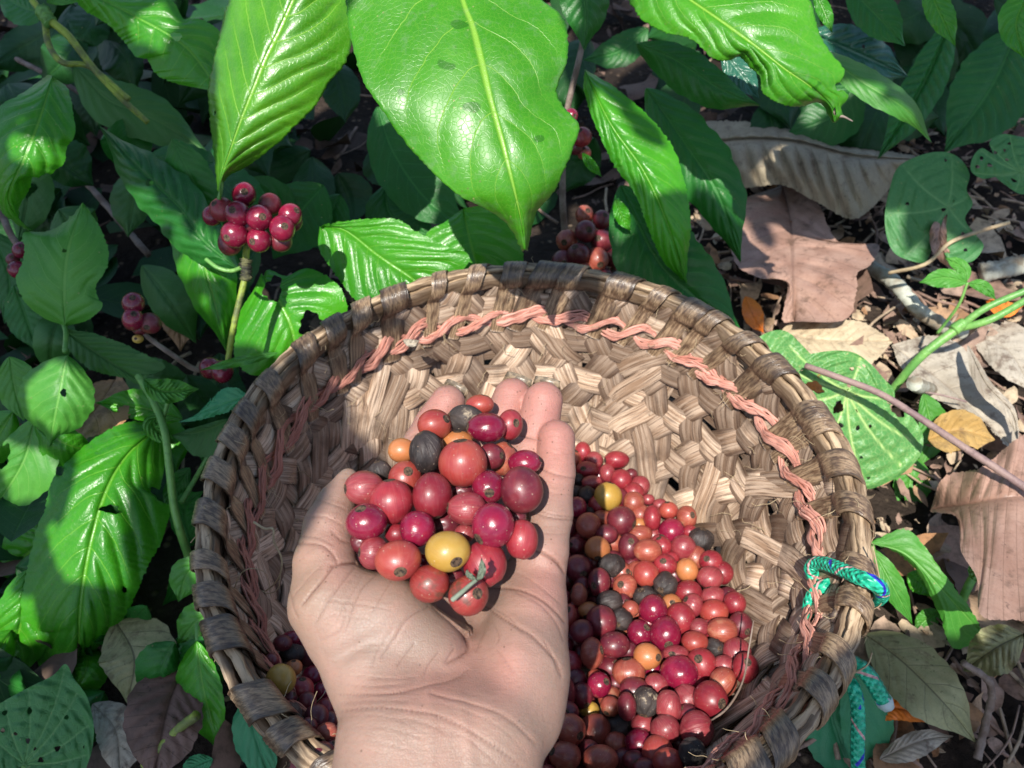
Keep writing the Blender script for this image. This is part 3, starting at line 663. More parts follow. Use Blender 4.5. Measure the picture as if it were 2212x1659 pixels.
def cherry(name, pos, rx, ry, ang, code, navel=None, label=None, group=None, parent=None, low=False, kind='round'):
    """pos world, rx ry in metres, ang in the picture plane (radians, counter-clockwise), navel = direction in camera axes"""
    V, F_, U = (SVl, SFl, SUVl) if low else (SV, SF, SUV)
    v = V.copy(); pol = np.arccos(np.clip(v[:, 2], -1, 1)); th = np.arctan2(v[:, 1], v[:, 0])
    r = np.ones(len(v))
    r += -.09 * np.exp(-(pol / .12) ** 2) + .022 * np.exp(-((pol - .26) / .07) ** 2) - .07 * np.exp(-((PI - pol) / .16) ** 2)
    p0 = rnd.random() * 6
    r += .022 * np.sin(2 * th + p0) * np.sin(pol) ** 2 + .012 * np.sin(3 * th + p0 * 2) * np.sin(pol) + .015 * np.sin(pol * 3 + p0)
    if code in 'KW':
        r += .05 * np.sin(5 * th + 2 * np.sin(pol * 2 + p0)) * np.sin(pol) + .025 * np.sin(11 * th + 5 * pol) * np.sin(pol) - .16 * np.exp(-((np.abs(np.angle(np.exp(1j * (th - p0)))) ) / .13) ** 2) * np.sin(pol)
    elif code in 'PB':
        r += .013 * np.sin(9 * th + np.sin(pol * 3)) * np.sin(pol) + .01 * np.sin(17 * th)
    v = v * r[:, None]
    if navel is None:
        a = rnd.random() * 2 * PI; c = rnd.uniform(-.3, .95); s_ = math.sqrt(1 - c * c); navel = (s_ * math.cos(a), s_ * math.sin(a), c)
    nz = np.array(navel, float); nz /= np.linalg.norm(nz); t = np.array([0, 0, 1.]) if abs(nz[2]) < .9 else np.array([1., 0, 0])
    x = np.cross(t, nz); x /= np.linalg.norm(x); y = np.cross(nz, x); ro = rnd.random() * 6.28
    x, y = x * math.cos(ro) + y * math.sin(ro), -x * math.sin(ro) + y * math.cos(ro)
    v = v @ np.stack([x, y, nz])                       # into camera axes
    ca, sa = math.cos(ang), math.sin(ang); R2 = np.array([[ca, -sa, 0], [sa, ca, 0], [0, 0, 1]])
    v = (v @ R2) * np.array([rx, ry, (rx + ry) / 2 * .98]) @ R2.T
    w = v @ CAMR.T + np.asarray(pos)
    mids = [1 if (max(pol[list(f)]) < .30) else 0 for f in F_]
    o = mobj(name, w, F_, [CH[code], M['navel']], parent, True, U, mids=mids, loc=pos if parent is None else None)
    return tag(o, label, 'coffee cherry' if parent is None else None, group)
DZ1 = lambda X, Y: (603.5 + X / 3, 740.6 + Y / 3)
Z7 = lambda X, Y: (1097.2 + X / 3, 740.6 + Y / 3)
Z5 = lambda X, Y: (1097.2 + X / 3, 1106 + Y / 3)
Z6 = lambda X, Y: (X / 3, 1106 + Y / 3)
CNAME = {'R': 'red', 'C': 'glossy crimson', 'M': 'dark maroon', 'O': 'orange-red', 'A': 'amber orange', 'Y': 'ochre yellow', 'K': 'shrivelled black', 'W': 'black and mouldy', 'P': 'pinkish streaked', 'B': 'brownish red', 'S': 'red, dark-scarred'}
# cherries held in the hand: X, Y, rx, ry (in thirds of a grid pixel), colour, layer (0 front), navel, label
HAND = [
 (1190,780,152,148,'O',-.5,(-.1,.97,.2),'big orange-red cherry with a torn top, mid-handful'),
 (1342,550,126,94,'C',-.3,(-.95,.1,.3),'glossy purple-crimson oval cherry near the top of the held handful'),
 (955,705,108,133,'K',-.3,(-.4,.9,.2),'shrivelled grooved black cherry left of the big orange-red one in the hand'),
 (1570,955,130,150,'M',-.3,(.3,.2,-.9),'large dusky purple-red cherry leaning on the little finger'),
 (1385,1185,136,143,'C',-.4,(-.6,-.45,.5),'large dark crimson cherry, above right of the ochre one in the hand'),
 (1090,1350,142,127,'Y',-.3,(.45,-.36,.82),'yellow-ochre cherry with a round brown navel in the open hand'),
 (770,1410,142,127,'O',-.3,(.22,-.36,.9),'orange-red cherry with a dry navel, directly left of the ochre one in the hand'),
 (975,1560,128,118,'S',0,(.85,-.5,.3),'red cherry with a brown scab, on the thumb mound below the ochre one'),
 (1225,1636,125,125,'S',-.2,(.5,.3,.8),'red cherry with a black burnt patch, lowest of the held handful'),
 (728,1030,133,143,'R',-.3,(-.1,.98,.1),'large red cherry with a black stalk end, near the thumb tip'),
 (990,990,122,148,'R',-.2,(.2,-.9,.3),'tall red cherry with two pale ring marks, centre of the held handful'),
 (550,940,122,108,'P',0,(-.85,0,.4),'pinkish streaked cherry beside the tip of the thumb'),
 (565,1160,130,114,'C',-.1,(-.2,.8,.5),'glossy crimson cherry resting against the inner side of the thumb'),
 (895,1205,110,114,'C',-.1,(-.9,-.2,.2),'crimson cherry between the two big red ones and the ochre one in the hand'),
 (1215,1075,122,106,'P',-.1,(-.95,.1,.2),'pinkish red cherry with a pale left end, right of centre in the handful'),
 (1355,935,105,104,'C',0,(.08,-.22,.97),'crimson cherry with its dark round navel facing up, in the handful'),
 (1570,1275,103,123,'R',.1,(.2,.9,-.2),'streaked oval red cherry alone at the root of the little finger'),
 (1005,530,107,98,'O',0,(.75,.4,.5),'orange-red cherry with a dark pit, in front of the index finger'),
 (1205,490,113,88,'W',.3,(-.9,.2,.3),'black cherry with a tan dried patch, left of the purple oval one'),
 (1495,530,78,98,'R',.3,(.5,.15,.85),'red cherry with its navel facing right, in front of the ring finger'),
 (1300,400,90,62,'O',.9,(.3,.8,.1),'orange-red cherry farthest up the handful, between index and middle finger'),
 (1155,640,95,70,'A',.9,(0,.9,.3),'dull orange cherry peeping out above the big orange-red one'),
 (795,698,88,78,'A',.5,(-.9,.1,.1),'pale orange cherry sticking out left of the grooved black one'),
 (1370,735,85,82,'M',.9,(.8,.1,.5),'wrinkled maroon cherry half hidden right of the big orange-red one'),
 (1450,750,85,105,'B',1.1,(.5,.8,.2),'brownish red cherry with a dry stalk end, behind the wrinkled maroon one'),
 (1590,775,105,78,'C',.7,(.9,.3,.2),'glossy crimson cherry tucked behind the little finger joint'),
 (655,830,70,62,'K',.9,(-.3,.9,.2),'small black dried cherry behind the pinkish one at the thumb tip'),
 (815,880,105,112,'O',.6,(.3,.5,.8),'orange-red cherry with a chewed pale spot, under the grooved black one'),
 (760,1240,75,65,'R',.8,(.5,.2,.3),'red cherry mostly hidden left of the middle crimson one in the hand'),
 (610,1360,92,105,'P',.5,(-.8,.1,.4),'streaked pink cherry with a corky brown end, at the base of the thumb'),
 (1330,1430,138,145,'R',.5,(.5,-.8,.2),'large streaked red cherry right behind the ochre one in the hand'),
 (1180,965,85,70,'M',1.2,(0,0,-1),'dark maroon cherry deep in the gap under the big orange-red one'),
 (1200,1235,65,60,'P',.9,(0,0,-1),'small pale pink cherry deep between the ochre and the dark crimson one'),
 (1070,1170,95,90,'M',1.5,(0,0,-1),'shaded maroon cherry deep in the centre of the handful'),
 (905,1450,80,80,'C',1.5,(0,0,-1),'deep crimson cherry in the gap left under the ochre one'),
 (1120,1510,75,60,'M',1.4,(0,0,-1),'dark cherry in the gap under the ochre one in the hand'),
 (1540,1130,60,60,'M',1.2,(0,0,-1),'maroon cherry in the gap above the streaked oval one by the little finger'),
 (530,1290,70,70,'M',1.2,(0,0,-1),'maroon cherry wedged into the fold at the base of the thumb'),
 (1000,820,70,70,'M',1.9,(0,0,-1),'hidden maroon cherry under the grooved black one'),
 (1060,1290,70,70,'R',1.9,(0,0,-1),'hidden red cherry right behind the ochre one'),
]
def hd(py): return float(np.interp(py, [830, 900, 1000, 1100, 1200, 1300], [.302, .2945, .282, .2685, .2570, .2525]))
hp = []
for (X, Y, rx, ry, c, ly, nv, lb) in HAND:
    px, py = DZ1(X, Y); d = hd(py) + ly * .0075; hp.append([px, py, d, rx / 3 * d / FPX, ry / 3 * d / FPX])
hp = np.array(hp)
def relax(a, iters, dmin=-.01, dmax=.012, k=.86):
    d0 = a[:, 2].copy()
    for _ in range(iters):
        w = P(a[:, 0], a[:, 1], a[:, 2]); r = (a[:, 3] + a[:, 4]) / 2
        df = w[:, None] - w[None]; ds = np.linalg.norm(df, axis=2) + np.eye(len(a)); ov = (r[:, None] + r[None]) * k - ds
        np.fill_diagonal(ov, -1); m = ov > 0
        order = a[:, 2][:, None] - a[:, 2][None]                 # >0 : i is farther
        sg = np.where(order > 0, 1., -1.)
        mv = np.where(m, ov * sg * .35, 0).sum(1)
        a[:, 2] = np.clip(a[:, 2] + np.clip(mv, -.001, .001), d0 + dmin, d0 + dmax)
    return a
hp = relax(hp, 40, -.006, .014)
for q, h in zip(HAND, hp):
    cherry('coffee_cherry', P(h[0], h[1], h[2]), q[2] / 3 * h[2] / FPX * 1.04, q[3] / 3 * h[2] / FPX * 1.04, 0, q[4], q[6], q[7], 'coffee cherries held in the open hand')
HAND_POS = hp
# cherries in the basket, as seen
B7 = """485,705,52,62,R 560,760,55,55,P 515,820,70,52,R 705,758,78,58,O 645,845,50,60,P 545,905,65,45,P 735,885,68,65,R 800,850,40,35,M 455,885,35,40,K 445,960,30,35,W 515,985,55,55,K 648,995,85,90,Y 815,965,65,60,R 815,1035,65,70,B 910,1015,40,35,P 985,1050,45,40,P 1040,1085,60,55,O 445,1065,65,65,C 610,1135,60,50,B 520,1185,78,82,B 735,1150,92,92,M 530,1095,30,30,K 935,1135,55,80,R 1160,1130,62,75,B 850,1180,50,45,A 405,1205,30,50,M 640,1240,70,60,M 860,1235,75,50,B 1060,1220,82,82,C 1180,1225,50,45,R 1250,1275,78,75,K 330,1150,60,60,M 300,1010,60,60,M 360,900,60,60,R"""
B5 = """435,220,52,58,M 580,235,82,75,A 785,225,70,82,M 905,250,90,72,B 985,205,60,60,P 1135,230,82,78,P 455,362,85,85,M 670,345,80,75,K 1060,300,50,45,R 1020,340,75,65,O 895,400,82,82,O 1315,320,75,68,R 1160,375,70,72,A 590,455,70,90,M 760,485,78,80,B 1020,470,75,80,K 1310,425,82,72,P 1170,515,85,72,R 460,535,52,70,B 385,440,40,60,M 660,580,80,70,K 890,545,75,62,K 1330,545,80,60,P 1060,590,62,58,A 1195,605,65,75,P 1470,590,70,72,R 375,555,35,50,M 525,640,70,55,A 795,625,55,50,B 940,630,90,90,C 1335,650,90,82,O 735,695,70,70,K 605,710,98,102,M 1120,690,92,98,R 400,680,48,82,O 1505,735,75,85,M 1390,765,95,75,B 1240,750,60,60,P 855,785,82,82,C 480,775,75,75,M 1020,790,98,112,C 690,860,98,80,M 1210,840,85,65,O 1340,880,60,60,K 1480,910,90,95,P 545,915,75,98,B 905,935,88,82,A 1085,915,80,50,P 380,870,45,60,M 1255,985,92,100,O 1540,1010,80,95,R 785,1040,105,90,B 660,1010,80,75,M 1110,1040,115,105,C 940,1020,60,55,C 1400,990,70,60,P 1395,1100,85,90,B 430,1090,80,80,M 590,1120,78,78,C 560,1060,50,40,B 365,1170,70,110,M 960,1120,75,70,P 820,1150,95,75,M 1155,1215,85,98,P 1315,1215,105,112,R 480,1190,70,80,M 1040,1260,80,98,P 770,1260,60,85,M 895,1230,85,90,W 530,1285,65,55,Y 665,1260,65,60,B 330,1380,80,95,M 380,1290,80,60,M 405,1410,95,95,B 565,1420,100,110,B 720,1390,90,80,K 875,1375,75,65,P 1020,1405,92,85,P 1225,1410,105,110,P 850,1495,90,85,C 970,1560,100,105,O 1195,1560,85,90,W 1040,1620,100,80,O 1110,1500,50,50,M 370,1580,100,85,B 600,1600,110,80,B 750,1600,75,65,M 240,1540,60,60,M 220,1620,60,60,R 890,1650,80,50,M 480,480,50,60,M 560,330,60,60,M 740,590,60,60,M 1000,220,60,60,R 1110,780,60,60,M 780,900,60,60,M 1000,1330,60,60,M 1170,1310,70,60,M 1300,760,55,60,R 870,1120,50,50,R 700,1110,60,60,M 520,1560,80,80,M 700,1500,80,70,B 820,1620,80,70,M 1100,1440,60,60,R"""
B6 = """1885,820,60,48,C 1830,850,60,50,M 1895,915,80,55,K 1960,860,45,55,C 1820,1085,92,95,Y 1905,1010,52,50,A 1955,1155,78,80,O 2020,1060,65,58,C 2085,1165,55,60,C 1885,1310,70,70,K 2050,1330,76,80,M 2110,1270,60,60,R 1925,1440,80,75,M 2040,1480,60,58,M 2120,1430,70,62,B 2080,1580,90,85,M 1975,1580,60,58,M 2000,940,55,55,M 1990,1230,60,60,M 1870,1200,50,50,M 2060,960,50,50,C 2130,1350,60,60,M 2000,1390,55,55,M 1940,1640,70,60,R 2150,1540,60,60,M 2140,1250,60,60,C 1760,960,45,45,M"""
BAS = []
for txt, Z in ((B7, Z7), (B5, Z5), (B6, Z6)):
    for it in txt.split():
        X, Y, a, b, c = it.split(','); px, py = Z(float(X), float(Y)); BAS.append([px, py, float(a) / 3, float(b) / 3, 'R' if (c == 'O' and len(BAS) % 2) else c])
def pile_h(x, y):                 # height of the heap's surface
    h = np.interp(y, [.08, .18, .26, .35], [.062, .078, .094, .112])
    r = np.hypot(x - BX, y - BY); return RZ - (h - .016 * np.clip(1 - ((x - .0) / .13) ** 2, -1, 1) * 0)
def pile_depth(px, py):
    z = RZ - .09
    for _ in range(8):
        d = dz(px, py, z); w = P(px, py, d); z = pile_h(w[..., 0], w[..., 1])
    return d
arr = np.array([[b[0], b[1], 0, 0, 0] for b in BAS], float)
arr[:, 2] = pile_depth(arr[:, 0], arr[:, 1]) + np.array([rnd.uniform(-.001, .003) for _ in BAS])
rp = np.array([[b[2], b[3]] for b in BAS])
arr[:, 2] += np.where(rp.mean(1) < 21, .005, 0) - (rp.mean(1) - 26) * .0003   # small, half hidden ones lie lower
for i in range(len(BAS)): arr[i, 3:] = rp[i] * arr[i, 2] / FPX
for _ in range(60):                      # keep every one inside the basket wall
    w_ = P(arr[:, 0], arr[:, 1], arr[:, 2]); hh_ = np.clip(RZ - w_[:, 2], 0, .147); out_ = np.hypot(w_[:, 0] - BX, w_[:, 1] - BY) > np.interp(hh_, _cc[:, 0], _cc[:, 1]) - .0075
    arr[:, 2] -= out_ * .001
for i in range(len(BAS)): arr[i, 3:] = rp[i] * arr[i, 2] / FPX
# a half-hidden cherry is drawn small: give it full size and sink it
arr = relax(arr, 60, -.006, .014, .90)
LMK = []
def where(px, py):
    if px < 740: return 'left of the wrist'
    if py < 1090: return 'at the far edge'
    if px < 1330: return 'beside the hand'
    if py < 1260: return 'near the bare weave'
    if py < 1450: return 'in the sunlit part'
    return 'at the near right'
SHORT = {'R': 'red', 'C': 'crimson', 'M': 'maroon', 'O': 'orange-red', 'A': 'amber', 'Y': 'ochre', 'K': 'black', 'W': 'mouldy', 'P': 'pinkish', 'B': 'brownish-red', 'S': 'scarred red'}
def sz(r): return 'large ' if r > 29 else ('small ' if r < 20 else '')
def dirw(dx, dy):
    a = math.degrees(math.atan2(-dy, dx)) % 360
    return ['right of', 'upper right of', 'above', 'upper left of', 'left of', 'lower left of', 'below', 'lower right of'][int(((a + 22.5) % 360) // 45)]
lmname = {}
for i, b in enumerate(BAS):
    if b[4] in 'YAKW': lmname.setdefault((SHORT[b[4]], where(b[0], b[1])), []).append(i)
NICK = {}; LMK = []
ORD = ['top', 'second', 'third', 'fourth', 'fifth', 'sixth', 'seventh', 'eighth', 'ninth']
for (cn, reg), ids in lmname.items():
    ids.sort(key=lambda i: BAS[i][1])
    for j, i in enumerate(ids):
        NICK[i] = f'{ORD[j] + " " if len(ids) > 1 else ""}{cn} one {reg}'; LMK.append((i, BAS[i][0], BAS[i][1]))
LAB = {}; used = set()
for i in NICK:
    b = BAS[i]; o_, rest = NICK[i].split(' one ', 1)
    LAB[i] = f'{o_} cherry of the heap {rest}, {"shrivelled" if b[4] in "KW" else "smooth-skinned"}'; used.add(LAB[i])
def rel_label(px, py, r, code, low=''):
    cand = sorted(LMK, key=lambda q: math.hypot(q[1] - px, q[2] - py))
    for q in cand[:12]:
        dd_ = math.hypot(q[1] - px, q[2] - py)
        t = f'{sz(r)}{SHORT[code]} cherry {low}{"just " if dd_ < 75 else ""}{dirw(px - q[1], py - q[2])} the {NICK[q[0]]}'
        if t not in used and len(t.split()) <= 16: used.add(t); return t
    return t
for i, b in enumerate(BAS):
    if i not in LAB: LAB[i] = rel_label(b[0], b[1], (b[2] + b[3]) / 2, b[4])
for i, b in enumerate(BAS):
    a = arr[i]; cherry('coffee_cherry', P(a[0], a[1], a[2]), a[3] * 1.04, a[4] * 1.04, 0, b[4], None, LAB[i], 'coffee cherries heaped in the basket')
# a lower layer that closes the gaps: only those that peep through
cover = [(a[0], a[1], b[2], b[3]) for a, b in zip(arr, BAS)]
BW = P(arr[:, 0], arr[:, 1], arr[:, 2]); nf = 0
ga = np.linspace(0, 2 * PI, 12, endpoint=False); gs = np.concatenate([[[0, 0]], np.c_[np.cos(ga), np.sin(ga)] * .5, np.c_[np.cos(ga), np.sin(ga)] * .88])
hull = [(630, 1300), (640, 1000), (1000, 830), (1243, 900), (1235, 1106), (1217, 1270), (1223, 1389), (1199, 1539), (1150, 1680), (713, 1680), (727, 1546), (675, 1412)]
def inhull(x, y):
    c = False
    for (x1, y1), (x2, y2) in zip(hull, hull[1:] + hull[:1]):
        if (y1 > y) != (y2 > y) and x < (x2 - x1) * (y - y1) / (y2 - y1) + x1: c = not c
    return c
for lay in (0, 1, 2):
    st = .0105
    for iy in range(-14, 15):
        for ix in range(-14, 15):
            x = BX + (ix + .5 * (iy % 2) + .3 * lay) * st + rnd.uniform(-.002, .002); y = BY - .03 + iy * st * .87 + rnd.uniform(-.002, .002)
            z = pile_h(x, y) - .007 - lay * .0075
            h = RZ - z; r = np.interp(h, _cc[:, 0], _cc[:, 1]) - .008
            if math.hypot(x - BX, y - BY) > r or h > .139: continue
            px, py, d = proj(np.array([x, y, z])); rr = rnd.uniform(.0064, .0074); rpx = rr * FPX / d
            q = gs * rpx + (px, py); vis = 0
            for (qx, qy) in q:
                if qy > 1665 or inhull(qx, qy): continue
                if any(((qx - c[0]) / c[2]) ** 2 + ((qy - c[1]) / c[3]) ** 2 < 1 for c in cover): continue
                vis += 1
            if vis < 3: continue
            w = np.array([x, y, z])
            if np.linalg.norm(BW - w, axis=1).min() < .0085: continue
            BW = np.vstack([BW, w]); nf += 1; cover.append((px, py, rpx, rpx))
            c = rnd.choice('MMMMRRCCBBP')
            cherry('coffee_cherry', w, rr, rr * rnd.uniform(.9, 1.1), 0, c, None, rel_label(px, py, 25, c, 'deeper down '), 'coffee cherries heaped in the basket', low=True)
print('filler cherries', nf, 'seen', len(BAS))
# the rest of the heap, hidden from the lens by the hand and the layers above
hv_, hf_, hu_, hm_ = [], [], [], []; nn_ = 0; MC = ['M', 'R', 'C', 'B', 'P']
for lay in (0, 1, 2):
    st = .0128
    for iy in range(-14, 15):
        for ix in range(-14, 15):
            x = BX + (ix + .5 * (iy % 2) + .4 * lay) * st + rnd.uniform(-.002, .002); y = BY - .03 + iy * st * .87 + rnd.uniform(-.002, .002)
            z = pile_h(x, y) - .002 - lay * .011 + rnd.uniform(-.002, .002); h = RZ - z
            if y < .06: z = min(z, RZ - .05); h = RZ - z
            r = np.interp(h, _cc[:, 0], _cc[:, 1]) - .009
            if math.hypot(x - BX, y - BY) > r or h > .139: continue
            px, py, d = proj(np.array([x, y, z])); w = np.array([x, y, z]); rr = rnd.uniform(.0062, .0074); rpx = rr * FPX / d
            if np.linalg.norm(BW - w, axis=1).min() < .0112: continue
            q = gs * rpx + (px, py)
            if any((qy < 1665 and not inhull(qx, qy)) and not any(((qx - c[0]) / c[2]) ** 2 + ((qy - c[1]) / c[3]) ** 2 < 1 for c in cover) for qx, qy in q): continue
            BW = np.vstack([BW, w]); a = rnd.random() * 6.28; sc_ = np.array([rr, rr, rr * rnd.uniform(1, 1.15)])
            R_ = np.array(Matrix.Rotation(a, 3, Vector((rnd.random(), rnd.random(), rnd.random() + .01)).normalized()))
            hv_.append((SVl * sc_) @ R_.T + w); hu_.append(SUVl); k_ = rnd.randrange(5)
            hf_ += [tuple(i + nn_ for i in f) for f in SFl]; hm_ += [k_] * len(SFl); nn_ += len(SVl)
o = mobj('coffee_cherries', np.vstack(hv_), hf_, [CH[c] for c in MC], None, True, np.vstack(hu_), mids=hm_, loc=(BX, BY, .05)); o['kind'] = 'stuff'
print('heap rest', len(hv_))
# ---------------------------------------------------------------- the hand
def hp3(x, y, d): return P(x, y, d)
def J(*a): return [(hp3(x, y, d), r * .001) for (x, y, d, r) in a]
PALM, FING = [], []
def chain(js, out):
    for (p, r), (q, s_) in zip(js[:-1], js[1:]): out.append((p, r, q, s_))
# px, py, depth of the bone, radius mm
chain(J((850, 1610, .241, 16.3), (836, 1760, .232, 17.5), (800, 2100, .215, 21), (760, 3200, .165, 27)), PALM)
chain(J((1053, 1600, .243, 16.3), (1035, 1760, .234, 17), (1010, 2100, .217, 20), (990, 3200, .168, 26)), PALM)
chain(J((950, 1610, .241, 17), (935, 1760, .233, 18), (905, 2100, .215, 22), (875, 3200, .165, 28)), PALM)
chain(J((853, 1600, .241, 15.8), (862, 1500, .254, 14), (880, 1330, .282, 10.5), (868, 1160, .296, 9)), PALM)     # index metacarpal
chain(J((930, 1600, .243, 15.5), (948, 1480, .262, 13), (962, 1340, .290, 10), (960, 1180, .300, 9)), PALM)
chain(J((1000, 1600, .244, 15.5), (1030, 1480, .262, 13), (1065, 1340, .288, 10), (1068, 1200, .297, 9)), PALM)
chain(J((1050, 1600, .244, 15.5), (1108, 1500, .257, 14), (1143, 1360, .277, 11.5), (1158, 1240, .285, 9.5)), PALM)
# hypothenar pad, finger pads under the little and ring finger, mound of the thumb
chain(J((1112, 1540, .255, 15), (1122, 1440, .262, 15), (1136, 1350, .270, 12.5)), PALM)
chain(J((1090, 1310, .281, 9.5), (1160, 1290, .277, 9)), PALM)
TH = []
chain(J((835, 1560, .249, 13), (810, 1450, .258, 15.5), (752, 1350, .262, 14.5), (713, 1295, .263, 12.8)), TH)
chain(J((915, 1500, .257, 14), (918, 1425, .262, 15.0), (830, 1338, .262, 14.0), (735, 1300, .263, 12.0)), TH)
chain(J((713, 1295, .263, 12.6), (702, 1215, .268, 10.0), (711, 1135, .274, 8.2)), TH)
chain(J((711, 1135, .274, 8.2), (728, 1085, .280, 6.4), (747, 1046, .284, 4.0), (753, 1030, .285, 2.9)), TH)
LIT = []; chain(J((1160, 1240, .285, 9), (1178, 1190, .284, 8.0), (1191, 1112, .291, 7.6), (1199, 1020, .300, 7.35), (1202, 948, .305, 7.3)), LIT)
RIN = []; chain(J((1070, 1200, .297, 9), (1110, 1080, .305, 8.3), (1140, 980, .311, 8.1), (1163, 920, .314, 8.1), (1174, 866, .316, 7.8)), RIN)
MIDF = []; chain(J((962, 1180, .300, 9), (1020, 1060, .310, 8.5), (1070, 950, .319, 8.3), (1092, 900, .322, 8.2), (1107, 858, .324, 7.9)), MIDF)
IND = []; chain(J((868, 1160, .296, 9), (885, 1050, .303, 8.5), (917, 960, .311, 8.1), (940, 918, .314, 7.9), (967, 870, .316, 7.1)), IND)
def seg(p, prims, k):
    D = []
    for (a, ra, b, rb) in prims:
        ab = b - a; t = np.clip(((p - a) @ ab) / (ab @ ab), 0, 1)
        D.append(np.linalg.norm(p - a - t[:, None] * ab, axis=1) - (ra + (rb - ra) * t))
    D = np.stack(D); m = D.min(0)
    return m - k * np.log(np.exp(-(D - m) / k).sum(0))
def sm2(a, b, k):
    m = np.minimum(a, b); return m - k * np.log(np.exp(-(a - m) / k) + np.exp(-(b - m) / k))
def sdf(p):
    pal = seg(p, PALM, .0022); th = seg(p, TH, .0011)
    base = sm2(pal, th, .0016)
    out = base
    for f in (LIT, RIN, MIDF, IND):
        out = np.minimum(out, sm2(base, seg(p, f, .0008), .0016))
    return out
allp = np.array([q for pr in PALM + TH + LIT + RIN + MIDF + IND for q in (pr[0], pr[2])])
lo, hi = allp.min(0) - .035, allp.max(0) + .035
g = .0020; nx, ny, nz = [int(v) for v in np.ceil((hi - lo) / g)]
X, Y, Zg = np.meshgrid(*[lo[i] + g * np.arange(n) for i, n in enumerate((nx, ny, nz))], indexing='ij')
pts = np.stack([X, Y, Zg], -1).reshape(-1, 3)
D = np.concatenate([sdf(pts[i:i + 200000]) for i in range(0, len(pts), 200000)]).reshape(nx, ny, nz)
# surface nets
S = D < 0; cor = np.stack([S[i:nx - 1 + i, j:ny - 1 + j, k:nz - 1 + k] for i in (0, 1) for j in (0, 1) for k in (0, 1)])
cs = cor.sum(0); act = (cs > 0) & (cs < 8); idx = -np.ones(act.shape, int); idx[act] = np.arange(act.sum())
ii = np.argwhere(act); hv = lo + (ii + .5) * g
quads = []
for ax in range(3):
    sl0 = [slice(None)] * 3; sl1 = [slice(None)] * 3; sl0[ax] = slice(0, -1); sl1[ax] = slice(1, None)
    a, b = S[tuple(sl0)], S[tuple(sl1)]; cr_ = np.argwhere(a != b)
    o1, o2 = [(1, 2), (2, 0), (0, 1)][ax]
    for e in cr_:
        if e[o1] < 1 or e[o2] < 1 or e[o1] >= act.shape[o1] or e[o2] >= act.shape[o2]: continue
        c = []
        for (u, v_) in ((-1, -1), (0, -1), (0, 0), (-1, 0)):
            q = e.copy(); q[o1] += u; q[o2] += v_; c.append(idx[tuple(q)])
        if min(c) < 0: continue
        quads.append(c if a[tuple(e)] else c[::-1])
def project(v, it):
    for _ in range(it):
        d = sdf(v); e = 2e-4
        gr = np.stack([(sdf(v + np.eye(3)[k] * e) - d) / e for k in range(3)], 1); gn = np.linalg.norm(gr, axis=1)[:, None] + 1e-9
        v = v - np.clip(d, -.002, .002)[:, None] * gr / gn ** 2 * .9
    return v
hv = project(hv, 4)
me = bpy.data.meshes.new('tmp'); me.from_pydata(hv.tolist(), [], quads)
ob_ = bpy.data.objects.new('tmp', me); C.objects.link(ob_)
md = ob_.modifiers.new('s', 'SUBSURF'); md.levels = 2; md.subdivision_type = 'CATMULL_CLARK'
dg = bpy.context.evaluated_depsgraph_get(); ev = ob_.evaluated_get(dg); m2 = bpy.data.meshes.new_from_object(ev)
nv_ = len(m2.vertices); hv = np.zeros(nv_ * 3); m2.vertices.foreach_get('co', hv); hv = hv.reshape(-1, 3)
hf = [tuple(p.vertices) for p in m2.polygons]
bpy.data.objects.remove(ob_); bpy.data.meshes.remove(m2); bpy.data.meshes.remove(me)
hv = project(hv, 2)
# laplacian touch to soften where the pieces met
F4 = np.array([f for f in hf if len(f) == 4])
def lap(v, n, w):
    for _ in range(n):
        acc = np.zeros_like(v); cnt = np.zeros(len(v))
        for a in range(4):
            b = F4[:, (a + 1) % 4]; np.add.at(acc, F4[:, a], v[b]); np.add.at(acc, b, v[F4[:, a]]); np.add.at(cnt, F4[:, a], 1); np.add.at(cnt, b, 1)
        v = v * (1 - w) + w * acc / cnt[:, None]
    return v
hv = lap(hv, 3, .5)
def vnorm(v):
    n = np.zeros_like(v); fn = np.cross(v[F4[:, 2]] - v[F4[:, 0]], v[F4[:, 3]] - v[F4[:, 1]])
    for a in range(4): np.add.at(n, F4[:, a], fn)
    return n / (np.linalg.norm(n, axis=1)[:, None] + 1e-12)
nr = vnorm(hv)
if np.sum((nr @ FV) * (np.arange(len(hv)) > -1) * ((hv - hv.mean(0)) @ FV)) < 0: nr = -nr; hf = [f[::-1] for f in hf]
px, py, dd = proj(hv); toc = -(nr @ FV); front = toc > .05
